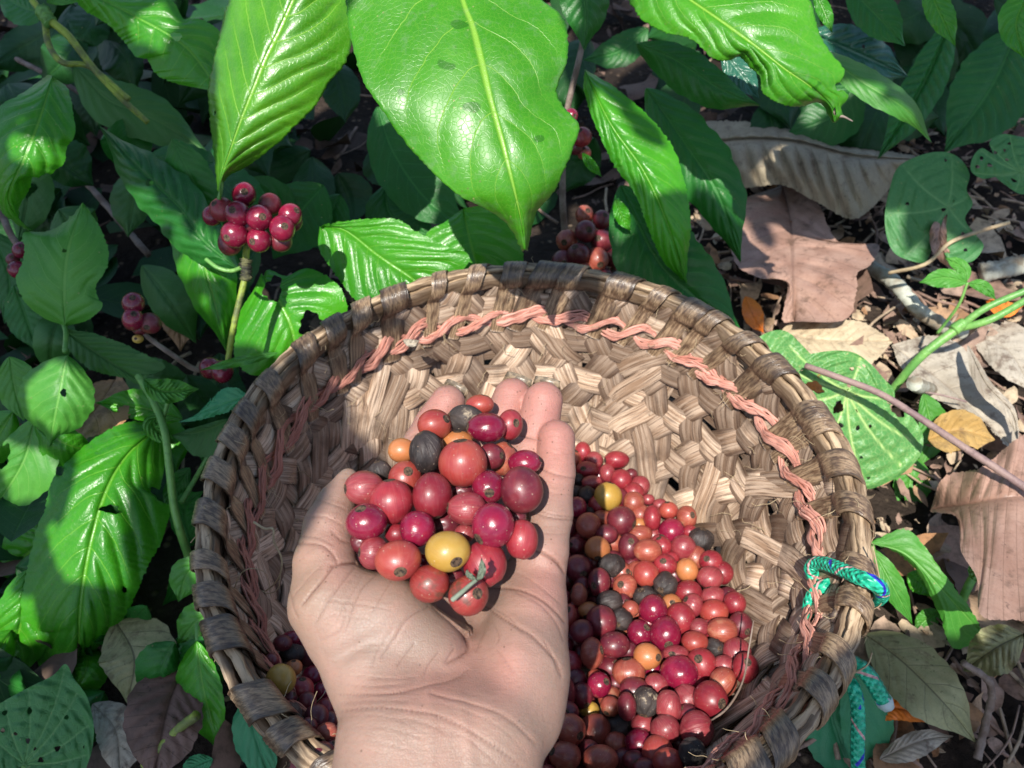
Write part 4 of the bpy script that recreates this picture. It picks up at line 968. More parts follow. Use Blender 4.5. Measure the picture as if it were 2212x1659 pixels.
# creases: (points in the zoomed photo, depth mm, width px)
Za = lambda X, Y: (548.6 + X / 3, 1106 + Y / 3)
Zb = lambda X, Y: (603.5 + X / 3, 740.6 + Y / 3)
CRE = [
 (Za, [(1500,490),(1700,500),(1850,560),(1950,640),(2012,715)], .75, 5),
 (Za, [(1480,600),(1600,680),(1700,740),(1800,800),(1900,900),(1960,970),(1990,1060)], .8, 5),
 (Za, [(1190,610),(1290,680),(1370,760),(1392,850),(1350,920),(1260,975)], 1.1, 6),
 (Za, [(560,1185),(750,1180),(930,1170),(1100,1130),(1300,1080),(1380,1020)], .55, 5),
 (Za, [(570,1290),(700,1270),(900,1270),(1100,1300),(1250,1340),(1450,1450),(1620,1560),(1740,1659)], .6, 5),
 (Za, [(1150,1180),(1400,1240),(1600,1310),(1720,1400),(1820,1500)], .6, 5),
 (Za, [(520,350),(440,450),(370,530),(320,600)], .8, 5), (Za, [(500,352),(600,330),(700,332),(790,360)], .9, 6), (Za, [(650,365),(560,480),(470,600),(400,720)], .5, 4),
 (Za, [(810,390),(700,500),(640,640),(600,760)], .45, 4), (Za, [(1130,610),(1000,690),(900,840),(830,930)], .5, 4),
 (Za, [(1040,850),(960,950),(930,1000)], .4, 4), (Za, [(1200,900),(1130,990),(1100,1060)], .35, 4), (Za, [(1300,880),(1240,970)], .35, 4),
 (Za, [(900,760),(800,900),(770,1000)], .3, 4), (Za, [(1500,600),(1650,680),(1740,780)], .3, 4),
 (Za, [(1830,250),(1900,285),(1990,360),(2010,400)], .7, 5), (Za, [(1700,520),(1850,600),(1960,720),(2005,830)], .4, 4),
 (Za, [(280,205),(420,212),(500,260),(540,330)], .6, 5), (Za, [(500,120),(560,180),(620,200)], .4, 4), (Za, [(290,160),(420,170),(520,220)], .35, 4),
 (Za, [(230,500),(260,600),(300,680)], .3, 4), (Za, [(560,1235),(800,1225),(1000,1230)], .3, 4), (Za, [(900,1330),(1100,1370),(1300,1460)], .3, 4),
 (Za, [(1200,1390),(1400,1480),(1560,1620)], .3, 4), (Za, [(600,620),(560,760),(430,830)], .3, 5), (Za, [(1560,880),(1620,950),(1680,1030)], .3, 5),
 (Za, [(250,560),(360,420),(440,350)], .3, 3), (Za, [(700,420),(620,560),(520,720)], .3, 3), (Za, [(900,430),(820,560),(760,660)], .3, 3), (Za, [(430,560),(700,600),(900,640)], .25, 3), (Za, [(420,640),(700,690),(960,760)], .25, 3),
 (Za, [(640,1060),(900,1080),(1050,1070)], .3, 3), (Za, [(600,1120),(800,1130),(1000,1110)], .3, 3), (Za, [(560,1330),(800,1320),(1050,1390)], .25, 3), (Za, [(560,1400),(850,1400),(1200,1500)], .25, 3), (Za, [(560,1490),(800,1490),(1100,1580)], .25, 3), (Za, [(1200,1240),(1400,1300),(1600,1400),(1760,1560)], .3, 3), (Za, [(1430,880),(1450,800),(1480,740)], .25, 3), (Za, [(1540,700),(1580,790),(1560,840)], .25, 3), (Za, [(1620,360),(1760,420),(1900,520),(1990,600)], .3, 3), (Za, [(1880,840),(1940,940),(1970,1040)], .35, 3),
 (Zb, [(1720,960),(1800,980),(1890,985)], .25, 3), (Zb, [(1700,1230),(1780,1240),(1860,1240)], .25, 3), (Zb, [(220,1010),(330,1040),(430,1080)], .3, 3), (Zb, [(170,1130),(300,1130),(420,1190)], .35, 3), (Zb, [(1720,700),(1800,720),(1900,720)], .2, 3),
 (Zb, [(1650,790),(1720,830),(1800,855),(1910,880)], .6, 4), (Zb, [(1670,1110),(1720,1125),(1800,1140),(1900,1150)], .6, 4), (Zb, [(1680,1085),(1780,1115),(1900,1130)], .4, 4),
 (Zb, [(1650,1345),(1740,1380),(1800,1420),(1840,1480)], .6, 4), (Zb, [(1530,600),(1600,612),(1690,632)], .55, 4), (Zb, [(840,615),(900,590),(960,600)], .4, 4),
]
dis = np.zeros(len(hv)); line = np.zeros(len(hv))
for Z, pl, dm, wd in CRE:
    q = cr(np.array([Z(*a) for a in pl], float), 40); best = np.full(len(hv), 9e9)
    bb = front & (px > q[:, 0].min() - 20) & (px < q[:, 0].max() + 20) & (py > q[:, 1].min() - 20) & (py < q[:, 1].max() + 20)
    k = np.where(bb)[0]
    if len(k) == 0: continue
    dxy = np.sqrt((px[k, None] - q[None, :, 0]) ** 2 + (py[k, None] - q[None, :, 1]) ** 2); j = dxy.argmin(1); dm_ = dxy[np.arange(len(k)), j]
    fade = np.sin(np.clip(.1 + .8 * j / 39, 0, 1) * PI) ** .4
    dis[k] -= dm * .00062 * fade * np.exp(-(dm_ / (wd * .65)) ** 2) - dm * .00012 * fade * np.exp(-((dm_ - wd * 2.4) / (wd * 1.3)) ** 2)
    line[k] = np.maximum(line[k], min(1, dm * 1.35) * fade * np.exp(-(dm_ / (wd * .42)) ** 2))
# broad form: hollow of the palm, tendons at the wrist
def blob(x, y, rx, ry, a, rot=0):
    c, s_ = math.cos(rot), math.sin(rot); u = ((px - x) * c + (py - y) * s_) / rx; v = (-(px - x) * s_ + (py - y) * c) / ry
    return a * np.exp(-(u * u + v * v)) * front
dis += blob(1045, 1400, 40, 90, -.0022, -.5) + blob(760, 1405, 60, 18, -.0012, -.5) + blob(1000, 1300, 45, 40, -.001) + blob(640, 1340, 30, 40, .001)
dis += blob(930, 1560, 16, 120, .0004) + blob(1010, 1600, 14, 120, .0004, -.15)
hv = hv + nr * dis[:, None]
# colour
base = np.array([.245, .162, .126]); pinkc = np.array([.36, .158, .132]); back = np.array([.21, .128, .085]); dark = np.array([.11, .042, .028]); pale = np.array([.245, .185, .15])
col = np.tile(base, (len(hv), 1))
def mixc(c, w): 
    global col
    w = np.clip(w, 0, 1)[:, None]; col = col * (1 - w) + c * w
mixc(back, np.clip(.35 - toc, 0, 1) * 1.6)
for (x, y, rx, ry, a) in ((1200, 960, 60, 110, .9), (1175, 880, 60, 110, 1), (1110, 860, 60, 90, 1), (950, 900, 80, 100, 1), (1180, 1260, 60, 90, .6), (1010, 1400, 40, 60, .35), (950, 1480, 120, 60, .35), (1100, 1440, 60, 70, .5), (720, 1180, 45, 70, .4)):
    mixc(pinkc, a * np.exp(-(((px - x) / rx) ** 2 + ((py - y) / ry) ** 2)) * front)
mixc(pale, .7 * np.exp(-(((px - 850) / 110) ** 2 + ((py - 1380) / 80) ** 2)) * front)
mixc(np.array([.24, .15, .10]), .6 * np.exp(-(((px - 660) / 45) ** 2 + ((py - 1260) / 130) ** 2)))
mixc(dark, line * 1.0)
dirt = .25 + .9 * np.exp(-(((py - 930) / 140) ** 2)) * (px > 850) + .5 * np.exp(-(((px - 720) / 60) ** 2 + ((py - 1100) / 120) ** 2))
dirt = np.where(py > 1250, .06, dirt)
ctr = P(940, 1400, .27)
hand = thing('person', ctr, 'bare left hand and forearm, palm up, cupping a handful of cherries over the basket', 'person')
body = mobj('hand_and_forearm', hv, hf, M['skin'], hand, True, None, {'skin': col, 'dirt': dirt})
# nails seen end-on past three finger tips
for f, ext, wf in ((MIDF, .0036, 1.0), (RIN, .0033, .93), (IND, .0031, .95)):
    a0, _, b0, r0 = f[-1]; ax = (b0 - a0) / np.linalg.norm(b0 - a0); away = FV - (FV @ ax) * ax; away /= np.linalg.norm(away); bx = np.cross(ax, away)
    vs, uv, tn = [], [], []; nu_, nv2 = 21, 9
    for lay, th_ in ((0, 0), (1, .0006)):
        for i in range(nu_):
            ph = math.radians(-56 + 112 * i / (nu_ - 1))
            for j in range(nv2):
                l = r0 * -.4 + (r0 * 1.38 + ext * (math.cos(ph) ** .5) - .0006) * j / (nv2 - 1)
                q = max(0, (l / r0)) ; rr = r0 * (.93 - .10 * q ** 2) + th_
                p_ = b0 + ax * l + bx * math.sin(ph) * rr * wf + away * (math.cos(ph) * rr * .62 - .0012 * q)
                vs.append(p_); tn.append(.3 if j == nv2 - 1 else (.0 if j < nv2 - 2 else .2)); uv.append((i / nu_, j / nv2))
    n1 = nu_ * nv2; fs = []
    for i in range(nu_ - 1):
        for j in range(nv2 - 1):
            a = i * nv2 + j; fs.append((a, a + nv2, a + nv2 + 1, a + 1)); fs.append((n1 + a, n1 + a + 1, n1 + a + nv2 + 1, n1 + a + nv2))
        fs.append((i * nv2 + nv2 - 1, (i + 1) * nv2 + nv2 - 1, n1 + (i + 1) * nv2 + nv2 - 1, n1 + i * nv2 + nv2 - 1))
    mobj('fingernail', np.array(vs), fs, M['nail'], hand, True, np.array(uv), {'tone': np.array(tn)})
# ---------------------------------------------------------------- living plants
Z2 = lambda pts: [(737.3 + x / 3, y / 3) for x, y in pts]          # second zoom
Z0 = lambda pts: [(x / 3, y / 3) for x, y in pts]
Z3 = lambda pts: [(1474.6 + x / 3, y / 3) for x, y in pts]
Z4 = lambda pts: [(x / 3, 553 + y / 3) for x, y in pts]
Z6p = lambda pts: [(x / 3, 1106 + y / 3) for x, y in pts]
ZR = lambda pts: [(1474.6 + x / 3, 553 + y / 3) for x, y in pts]
ZS = lambda pts: [(1474.6 + x / 3, 1106 + y / 3) for x, y in pts]
def cluster(par, items, code='C', d=.5, low=True):
    for it in items:
        x, y, r = it[:3]; c = it[3] if len(it) > 3 else code; dd_ = d + (it[4] if len(it) > 4 else 0)
        cherry('coffee_cherry', P(x, y, dd_), r * dd_ / FPX, r * dd_ / FPX * rnd.uniform(.95, 1.08), 0, c, (rnd.uniform(-.6, .6), rnd.uniform(-.6, .6), .8), None, None, parent=par, low=low)
# -- branch with the large sunlit leaf
t = plant('coffee_branch', 975, -120, .40, 'coffee branch reaching in from the top edge with the largest, glossiest sunlit leaf', 'branch')
leaf(t, [(965, -150)] + Z2([(790, 0), (850, 160), (900, 350), (960, 600), (1000, 750), (1090, 1100), (1160, 1400), (1190, 1615)]),
     [(965, -160), (800, -110), (748, -40)] + Z2([(30, 0), (50, 200), (90, 350), (130, 500), (200, 620), (290, 750), (380, 880), (500, 1020), (620, 1140), (760, 1270), (870, 1320), (1000, 1390), (1090, 1470), (1150, 1580), (1178, 1630)]),
     [(975, -160), (1080, -110), (1140, -40)] + Z2([(1300, 0), (1380, 60), (1440, 120), (1465, 200), (1465, 380), (1430, 480), (1395, 590), (1440, 690), (1530, 790), (1535, 870), (1500, 960), (1440, 1110), (1370, 1250), (1280, 1350), (1240, 1450), (1215, 1580), (1208, 1625)]),
     [.412, .400, .390, .386, .388, .41], 'hero', eL=.010, eR=.014, wav=.002, N=7, k=2.6, amp=.0009, nu=150, nv=60, fold=-.004, thick=.0004, label='largest leaf, glossy and sunlit, with wet dark spots', seed=3)
pxtube([(965, -150, .386), (930, -260, .42), (900, -420, .47)], .0015, .0022, 'stem', M['stem_green'], t)
leaf(t, [(1225, -120), (1262, 0), (1262, 110)], 55, 55, [.50, .52], 'coffee_dark', eL=.01)
# -- upper left branch: bright leaf and cherry cluster under it
t = plant('coffee_branch', 527, 560, .50, 'coffee shoot with a bright ribbed leaf above a full cluster of red cherries', 'branch')
leaf(t, Z0([(1425, 1290), (1432, 1150), (1500, 950), (1560, 780), (1640, 580), (1720, 380), (1800, 220), (1900, 0)]) + [(690, -130)],
     Z0([(1422, 1290), (1400, 1130), (1370, 850), (1350, 600), (1380, 420), (1430, 200), (1490, 0)]) + [(550, -80), (690, -130)],
     Z0([(1428, 1290), (1470, 1150), (1600, 1080), (1800, 930), (1900, 830), (2050, 680), (2130, 540), (2240, 400)]) + [(762, 70), (752, -20), (720, -90), (690, -130)],
     [.47, .455, .45, .45], 'hero2', eL=.018, eR=.012, wav=.0015, N=10, k=2.6, amp=.0016, nu=130, nv=50, fold=.003, thick=.0004, holes=[(462, 245, 6, 5, 0)], label='bright ribbed young leaf pointing down at the cherry cluster')
pxtube([(473, 430, .475), (478, 405, .472), (477, 380, .470)], .0012, .001, 'petiole', M['stem_green'], t)
cl = Z0([(1580, 1260), (1440, 1360), (1540, 1385), (1680, 1410), (1750, 1325), (1880, 1395), (1520, 1520), (1680, 1555), (1830, 1480), (1375, 1400), (1610, 1450), (1490, 1575), (1820, 1560), (1900, 1440)])
rr_ = [24, 24, 25, 25, 22, 23, 26, 24, 25, 19, 25, 24, 22, 18]; ly_ = [.002, 0, -.006, -.006, .002, .002, -.004, 0, -.003, .006, .004, .006, .007, .008]
for i, ((x, y), r, l) in enumerate(zip(cl, rr_, ly_)):
    dd_ = .485 + l; nvv = [(.2, 0, .5), (-.3, .3, .7), (-.1, .1, .98), (.5, -.1, .8), (-.5, .2, .6), (.5, .2, .4), (-.3, -.4, .8), (-.3, -.3, .9), (.4, 0, .8)][i] if i < 9 else (0, 0, -1)
    cherry('coffee_cherry', P(x, y, dd_), r * 1.1 * dd_ / FPX, r * 1.12 * dd_ / FPX, 0, 'CRCCMCCCCCMMMM'[i], nvv, None, None, parent=t)
pxtube([(545, 500, .50), (532, 545, .50), (529, 600, .50), (515, 660, .502), (500, 730, .505), (488, 815, .51)], .0023, .0018, 'stem', M['stem_yellow'], t, bump=.12)
pxtube([(531, 560, .499), (531, 575, .499), (532, 595, .499), (530, 606, .499)], .0038, .0032, 'node', M['bud'], t, bump=.7)
pxtube([(445, 560, .497), (470, 578, .495), (500, 585, .496), (528, 575, .5)], .0013, .0014, 'stem', M['stem_green'], t)
leaf(t, [(372, 300), (430, 415), (478, 490)], 46, 52, [.545, .56], 'coffee_dark', eR=.01)
# -- serrated ribbed leaf and thin shoot behind it
t = plant('coffee_branch', 100, 20, .60, 'yellow-green stem from the top left corner with dull ribbed leaves along it', 'branch')
leaf(t, [(520, 585), (440, 520), (385, 445), (300, 365), (215, 272)], 62, 58, [.52, .53, .545, .56], 'coffee_dark', eL=.012, eR=.01, N=13, k=2, amp=.0026, margin=.035, nu=110, holes=[(200, 310, 10, 8, 0), (322, 395, 9, 7, 0)])
pxtube([(70, 0, .60), (95, 40, .60), (105, 95, .60), (135, 135, .60), (195, 145, .61), (280, 215, .62)], .0026, .0019, 'stem', M['stem_yellow'], t, bump=.1)
pxtube([(110, 45, .597), (150, 80, .60), (200, 145, .61), (265, 215, .62), (320, 265, .63)], .0030, .0022, 'stem', M['stem_yellow'], t, bump=.1)
pxtube([(88, 20, .597), (98, 32, .597), (104, 44, .597), (110, 50, .597)], .005, .005, 'node', M['stem_green'], t, bump=.5)
leaf(t, [(160, 140), (235, 215), (330, 255), (450, 330)], 52, 58, [.635, .64, .65], 'pale', eL=.005, N=7)
leaf(t, [(150, -35), (290, 35), (400, 100), (478, 200)], Z0([(440, -80), (800, -40), (1100, 0), (1190, 120), (1300, 125), (1420, 200), (1430, 330), (1430, 600)]), Z0([(450, -60), (540, 60), (700, 160), (830, 300), (880, 370), (960, 390), (1010, 480), (1150, 545)]), [.59, .58, .58], 'coffee', eL=.006, eR=.012, N=8, amp=.0018, nu=110, nv=40, holes=[(381, 79, 12, 9, .3), (322, 130, 3, 3, 0)])
leaf(t, [(100, 5), (160, -15), (230, -60)], 30, 20, [.60, .61], 'matte')
leaf(t, [(98, 25), (60, 20), (-10, -15)], 40, 30, [.60, .62], 'coffee_dark')
# -- left edge shrub
t = plant('shrub', 60, 620, .60, 'leafy shrub at the left edge with broad leaves bitten along their margins', 'shrub')
leaf(t, [(115, 163), (85, 260), (50, 350), (18, 430), (62, 497)], Z0([(330, 490), (440, 580), (480, 780), (485, 880), (430, 960), (420, 1050), (350, 1110), (300, 1160), (220, 1130), (185, 1240), (130, 1330), (130, 1420), (200, 1490)]), Z0([(310, 485), (150, 600), (0, 690), (-60, 850), (-60, 1050), (-40, 1200), (0, 1350), (90, 1440), (190, 1495)]), [.505, .495, .49, .50, .52], 'coffee', eL=.012, eR=.01, N=8, amp=.0016, nu=120, nv=40, holes=[(100, 383, 14, 7, 0)])
leaf(t, [(140, 703), (140, 620), (148, 540), (178, 438)], Z4([(420, 455), (280, 400), (180, 320), (120, 220), (105, 130), (140, 60), (160, -40), (150, -150), (300, -160), (420, -220), (540, -345)]), Z4([(430, 455), (560, 420), (640, 360), (665, 310), (640, 280), (620, 200), (680, 100), (700, 40), (700, -50), (640, -200), (540, -345)]), [.525, .515, .515, .53], 'matte', eL=.008, eR=.006, N=6, amp=.0014, nu=110, nv=40, holes=[(63, 470, 26, 12, .1), (139, 541, 5, 5, 0)])
leaf(t, [(137, 713), (205, 760), (300, 822)], Z4([(405, 470), (600, 500), (800, 570), (900, 620), (1060, 700), (1050, 740), (980, 770), (905, 830)]), Z4([(405, 480), (440, 600), (560, 720), (700, 770), (800, 790), (900, 835)]), [.53, .53, .53], 'pale', N=10, k=1.6, amp=.0014, nu=90)
leaf(t, [(145, 768), (125, 870), (107, 965)], 78, 88, [.50, .495, .51], 'matte', eL=.01, eR=.01, N=6, k=2.4, amp=.0014, nu=90, holes=[(137, 848, 7, 9, 0), (66, 778, 22, 8, .4)])
leaf(t, [(20, 770), (35, 850), (52, 910)], 55, 40, [.52, .53], 'matte', N=6, holes=())
leaf(t, [(75, 905), (50, 1000), (-20, 1110)], 75, 60, [.515, .52, .54], 'matte', N=6, amp=.0014, holes=[(5, 985, 16, 26, .3)])
leaf(t, [(30, 615), (55, 680), (80, 760)], 45, 45, [.62, .62], 'coffee_dark')
leaf(t, [(-20, 500), (20, 600), (10, 700)], 50, 40, [.64, .65], 'coffee_dark')
pxtube([(0, 450, .62), (20, 500, .60), (45, 540, .60), (60, 560, .6)], .0028, .0022, 'stem', M['stem_brown'], t)
cluster(t, [(45, 540, 17), (68, 518, 15, 'M', .004), (37, 582, 19), (28, 560, 14, 'M', .005)], 'C', .57)
pxtube([(60, 590, .54), (105, 640, .54), (140, 705, .53), (140, 760, .51)], .002, .0016, 'stem', M['stem_green'], t)
# -- twig with three cherries
t = plant('coffee_twig', 420, 790, .53, 'thin grey twig with three dark red cherries at its end, left of the basket', 'twig')
cluster(t, [(288, 655, 24, 'C', -.004), (287, 690, 23, 'C', -.006), (324, 698, 24, 'M', 0), (305, 705, 20, 'M', .006)], 'C', .505, False)
pxtube([(305, 715, .51), (325, 733, .512), (370, 765, .52), (415, 795, .53), (440, 800, .535)], .0016, .0019, 'stem', M['stem_brown'], t)
cherry('coffee_cherry', P(298, 732, .508), .0035, .003, 0, 'Y', (0, 0, 1), parent=t)
cluster(t, [(455, 795, 23, 'C', 0), (480, 803, 24, 'C', -.004)], 'C', .515, False)
# -- glossy leaves between cluster and basket
t = plant('coffee_plant', 480, 750, .56, 'glossy coffee leaves between the cherry cluster and the rim, one with holes', 'plant')
leaf(t, [(378, 380), (420, 500), (455, 620), (490, 760)], 66, 60, [.565, .555, .55, .56], 'coffee', eL=.01, eR=.012, N=8, amp=.0018, nu=90)
leaf(t, [(565, 590), (600, 645), (630, 710), (640, 790)], Z4([(1640, 230), (1560, 350), (1530, 500), (1520, 650), (1600, 760), (1750, 770), (1920, 710)]), Z4([(1700, 210), (1730, 90), (1850, 130), (1980, 80), (2100, 120), (2200, 200), (2250, 330), (2200, 450), (2000, 680)]), [.558, .548, .548, .56], 'coffee', eL=.008, eR=.006, N=7, amp=.0018, nu=120, nv=50, holes=[(590, 624, 19, 27, .25), (673, 700, 27, 26, 0), (583, 566, 22, 16, 0)], label='leaf with two large insect holes')
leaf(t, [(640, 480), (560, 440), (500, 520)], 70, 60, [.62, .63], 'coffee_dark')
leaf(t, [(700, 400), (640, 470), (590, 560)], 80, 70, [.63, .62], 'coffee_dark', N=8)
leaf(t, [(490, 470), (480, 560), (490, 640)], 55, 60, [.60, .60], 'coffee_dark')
# -- leaves just behind the far rim
t = plant('coffee_plant', 730, 480, .60, 'sunlit coffee leaves lying against the far rim of the basket under the big leaf', 'plant')
leaf(t, [(690, 489), (745, 497), (812, 548), (880, 595), (940, 640)], [(690, 489), (690, 540), (730, 600), (770, 650), (830, 680), (940, 645)], [(690, 489), (740, 478), (850, 472), (900, 500), (960, 530), (1015, 560), (940, 640)], [.565, .56, .555, .56], 'coffee', eL=.004, eR=-.004, N=7, amp=.0022, nu=110, nv=44, label='sunlit ribbed leaf against the rim')
leaf(t, [(1000, 450), (1015, 520), (1030, 580), (1035, 640)], [(1000, 450), (960, 480), (925, 500), (915, 540), (960, 600), (1030, 640)], [(1000, 450), (1060, 445), (1100, 480), (1130, 540), (1120, 590), (1080, 620), (1035, 640)], [.575, .57, .57], 'coffee', eL=.004, eR=-.004, N=7, amp=.0018, nu=90)
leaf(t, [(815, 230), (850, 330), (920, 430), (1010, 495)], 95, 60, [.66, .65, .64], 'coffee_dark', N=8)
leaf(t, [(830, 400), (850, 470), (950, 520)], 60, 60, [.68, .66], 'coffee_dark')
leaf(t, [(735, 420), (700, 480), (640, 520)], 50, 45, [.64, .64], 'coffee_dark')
# -- middle right: hanging leaves
t = plant('coffee_branch', 1255, 110, .62, 'coffee branch right of the biggest leaf, its hanging leaves crossed by sun', 'branch')
leaf(t, [(1262, 150), (1320, 270), (1390, 370), (1440, 480), (1482, 612)], [(1262, 150), (1262, 200), (1290, 280), (1325, 355), (1370, 415), (1395, 480), (1430, 560), (1482, 612)], [(1262, 150), (1330, 190), (1400, 250), (1455, 320), (1480, 400), (1492, 480), (1485, 560), (1484, 612)], [.555, .545, .545, .55, .57], 'coffee', eL=.006, eR=.006, N=9, amp=.0022, nu=110, nv=44)
leaf(t, [(1395, 190), (1480, 310), (1550, 420), (1600, 568)], 70, 64, [.61, .60, .60, .62], 'coffee_dark', N=10, amp=.002, margin=.03, nu=90, eR=.008)
leaf(t, [(1340, 400), (1420, 560), (1520, 660), (1612, 735)], 95, 90, [.60, .585, .58, .59], 'coffee_dark', N=9, amp=.002, nu=90)
leaf(t, [(1330, 430), (1345, 470), (1362, 500)], 18, 16, [.57, .58], 'coffee')
leaf(t, [(1258, 330), (1275, 355), (1300, 382)], 12, 10, [.57, .58], 'coffee')
leaf(t, [(1375, 95), (1460, 130), (1560, 195), (1643, 228)], 40, 58, [.54, .535, .54], 'coffee_dark', eR=.01, holes=[(1610, 160, 7, 30, 1.0)])
leaf(t, [(1560, 110), (1600, 160), (1640, 215)], 30, 30, [.56, .56], 'blue')
pxtube([(1280, -20, .63), (1255, 110, .62), (1222, 260, .64), (1215, 420, .66), (1225, 560, .68)], .0022, .003, 'stem', M['stem_brown'], t)
cluster(t, [(1257, 296, 21, 'R'), (1234, 250, 15, 'C', .01), (1243, 315, 18, 'M', .008), (1262, 330, 15, 'B', .012)], 'R', .60, False)
cluster(t, [(1265, 500, 24, 'M'), (1225, 520, 24, 'B', .01), (1300, 520, 25, 'M', .004), (1250, 550, 26, 'M', -.004), (1290, 560, 25, 'B', -.002), (1215, 565, 24, 'M', .002), (1320, 555, 22, 'M', .01), (1262, 590, 25, 'B', -.002), (1300, 600, 24, 'M', .006), (1230, 600, 22, 'M', .008), (1300, 475, 20, 'M', .012), (1330, 595, 20, 'B', .014), (1262, 465, 20, 'B', .014)], 'M', .635, False)
# -- top right
t = plant('coffee_branch', 1640, -60, .50, 'coffee branch at the upper right whose bright leaf has a brown chewed tip', 'branch')
leaf(t, [(1385, -60), (1440, -35)] + Z3([(50, 0), (290, 170), (480, 310), (650, 440), (800, 540), (900, 620), (970, 700), (985, 790)]),
     [(1395, -80), (1560, -75), (1700, -60)] + Z3([(820, 0), (850, 80), (890, 230), (960, 340), (1030, 420), (1048, 480), (1010, 560), (1072, 620), (1030, 700), (1040, 750), (988, 795)]),
     [(1372, -50), (1355, -10)] + Z2([(1900, 60), (1960, 140), (2100, 210)]) + Z3([(0, 235), (80, 270), (200, 380), (300, 392), (365, 365), (430, 430), (500, 500), (520, 600), (620, 670), (750, 690), (880, 665), (940, 740), (980, 795)]),
     [.470, .455, .445, .442, .455], 'hero', eL=.004, eR=.010, wav=.0016, N=8, k=2.4, amp=.0014, nu=150, nv=60, thick=.0004, holes=[(1812, 188, 9, 8, 0), (1822, 232, 6, 8, 0), (1803, 242, 4, 9, 0), (1808, 147, 3, 4, 0)], label='bright leaf with dust specks and a chewed brown tip', seed=9)
pxtube([(1800, 236, .456), (1808, 250, .456), (1822, 252, .456), (1842, 262, .457)], .0012, .0003, 'withered_tip', M['stem_brown'], t)
leaf(t, [(1765, 110), (1860, 175), (1960, 240), (2012, 308)], 36, 34, [.54, .53, .53, .56], 'matte', eL=.012, N=8)
leaf(t, [(1750, 70), (1840, 110), (1962, 165)], 55, 75, [.60, .59, .60], 'blue', wav=.003, amp=.003, N=8, holes=[(1866, 100, 4, 6, 0)])
leaf(t, [(1760, -20), (1782, 30), (1798, 72)], 18, 16, [.55, .55], 'coffee')
leaf(t, [(1830, -30), (1890, 30), (1955, 100)], 50, 46, [.56, .56], 'coffee_dark')
leaf(t, [(2000, -40), (2030, 30), (2064, 100)], 34, 30, [.52, .53], 'coffee')
leaf(t, [(2225, -20), (2195, 50), (2215, 130)], 30, 40, [.50, .50], 'coffee')
leaf(t, [(2055, 40), (2010, 150), (1950, 260), (1895, 345)], 46, 40, [.72, .71, .70], 'coffee_dark', N=14, k=1.4, amp=.004)
leaf(t, [(2200, 60), (2140, 190), (2040, 330)], 90, 80, [.78, .76], 'coffee_dark', N=12, amp=.003)
leaf(t, [(1850, 180), (1800, 250), (1700, 290)], 60, 60, [.78, .8], 'coffee_dark')
leaf(t, [(1720, -40), (1620, 90), (1560, 190)], 70, 70, [.85, .86], 'coffee_dark')
leaf(t, [(1400, 60), (1340, 110), (1260, 130)], 35, 35, [.8, .8], 'coffee_dark')
# -- lower left big leaves
t = plant('coffee_plant', 345, 925, .53, 'low coffee plant left of the basket with the biggest glossy hanging leaf and a pinhole', 'plant')
leaf(t, [(345, 922), (273, 985), (225, 1070), (190, 1200), (172, 1340), (172, 1492)], Z4([(1030, 1110), (850, 1070), (680, 1140), (500, 1270), (340, 1450), (290, 1640)]) + Z6p([(240, 100), (180, 350), (130, 650), (170, 800), (250, 790), (245, 850), (255, 1000), (420, 1100), (520, 1145)]), Z4([(1040, 1120), (1080, 1250), (1060, 1400), (1040, 1540), (1105, 1590)]) + Z6p([(1090, 50), (1040, 200), (960, 350), (850, 600), (750, 760), (640, 880), (600, 1050), (520, 1145)]), [.53, .505, .49, .485, .49, .51], 'coffee', eL=.012, eR=.016, N=8, k=2.6, amp=.0028, nu=170, nv=56, fold=.002, holes=[(129, 1018, 9, 9, 0), (316, 976, 4, 3, 0), (238, 1100, 22, 9, .1), (350, 1070, 26, 12, .5), (269, 1273, 5, 9, 0), (90, 1370, 14, 6, 0)], label='biggest glossy leaf, with pinholes', seed=5)
leaf(t, [(150, 1080), (80, 1180), (-20, 1240)], 100, 80, [.54, .54, .55], 'coffee', N=8, amp=.0024)
leaf(t, [(60, 1230), (40, 1370), (-10, 1480)], 70, 60, [.50, .50, .52], 'coffee', N=8, amp=.0024)
leaf(t, [(100, 1240), (60, 1340), (60, 1500)], 50, 60, [.53, .53], 'coffee', N=8, amp=.0024)
leaf(t, [(395, 905), (300, 880), (205, 870)], 28, 40, [.55, .545, .54], 'coffee', N=8, holes=[(268, 886, 12, 11, 0)])
leaf(t, [(530, 858), (470, 880), (385, 912)], Z4([(1600, 895), (1530, 855), (1440, 865), (1380, 920), (1330, 980), (1265, 1070)]), Z4([(1600, 900), (1580, 950), (1500, 1000), (1400, 1035), (1265, 1070)]), [.49, .495, .50], 'teal', N=6)
leaf(t, [(600, 762), (520, 778), (430, 800)], 13, 9, [.48, .49], 'matte', wav=.004)
leaf(t, [(500, 905), (440, 930), (370, 940)], 60, 12, [.53, .53], 'pale')
leaf(t, [(310, 820), (350, 845), (430, 840)], 28, 26, [.50, .49], 'matte', amp=.003, wav=.005, N=12)
leaf(t, [(355, 890), (330, 920), (380, 960)], 22, 22, [.51, .51], 'matte', amp=.003, wav=.004)
pxtube([(298, 812, .52), (330, 865, .51), (355, 930, .505), (366, 1010, .505), (375, 1090, .51), (390, 1150, .515), (410, 1210, .53)], .0022, .0028, 'stem', M['stem_green'], t)
pxtube([(352, 905, .51), (365, 860, .505), (372, 840, .5)], .0014, .0012, 'stem', M['stem_green'], t)
pxtube([(468, 950, .54), (430, 1020, .54), (392, 1085, .52)], .0014, .0018, 'stem', M['stem_green'], t)
leaf(t, [(390, 950), (450, 960), (470, 1040)], 30, 30, [.56, .56], 'coffee_dark')
leaf(t, [(410, 1010), (380, 1060), (360, 1110)], 20, 28, [.54, .54], 'coffee_dark')
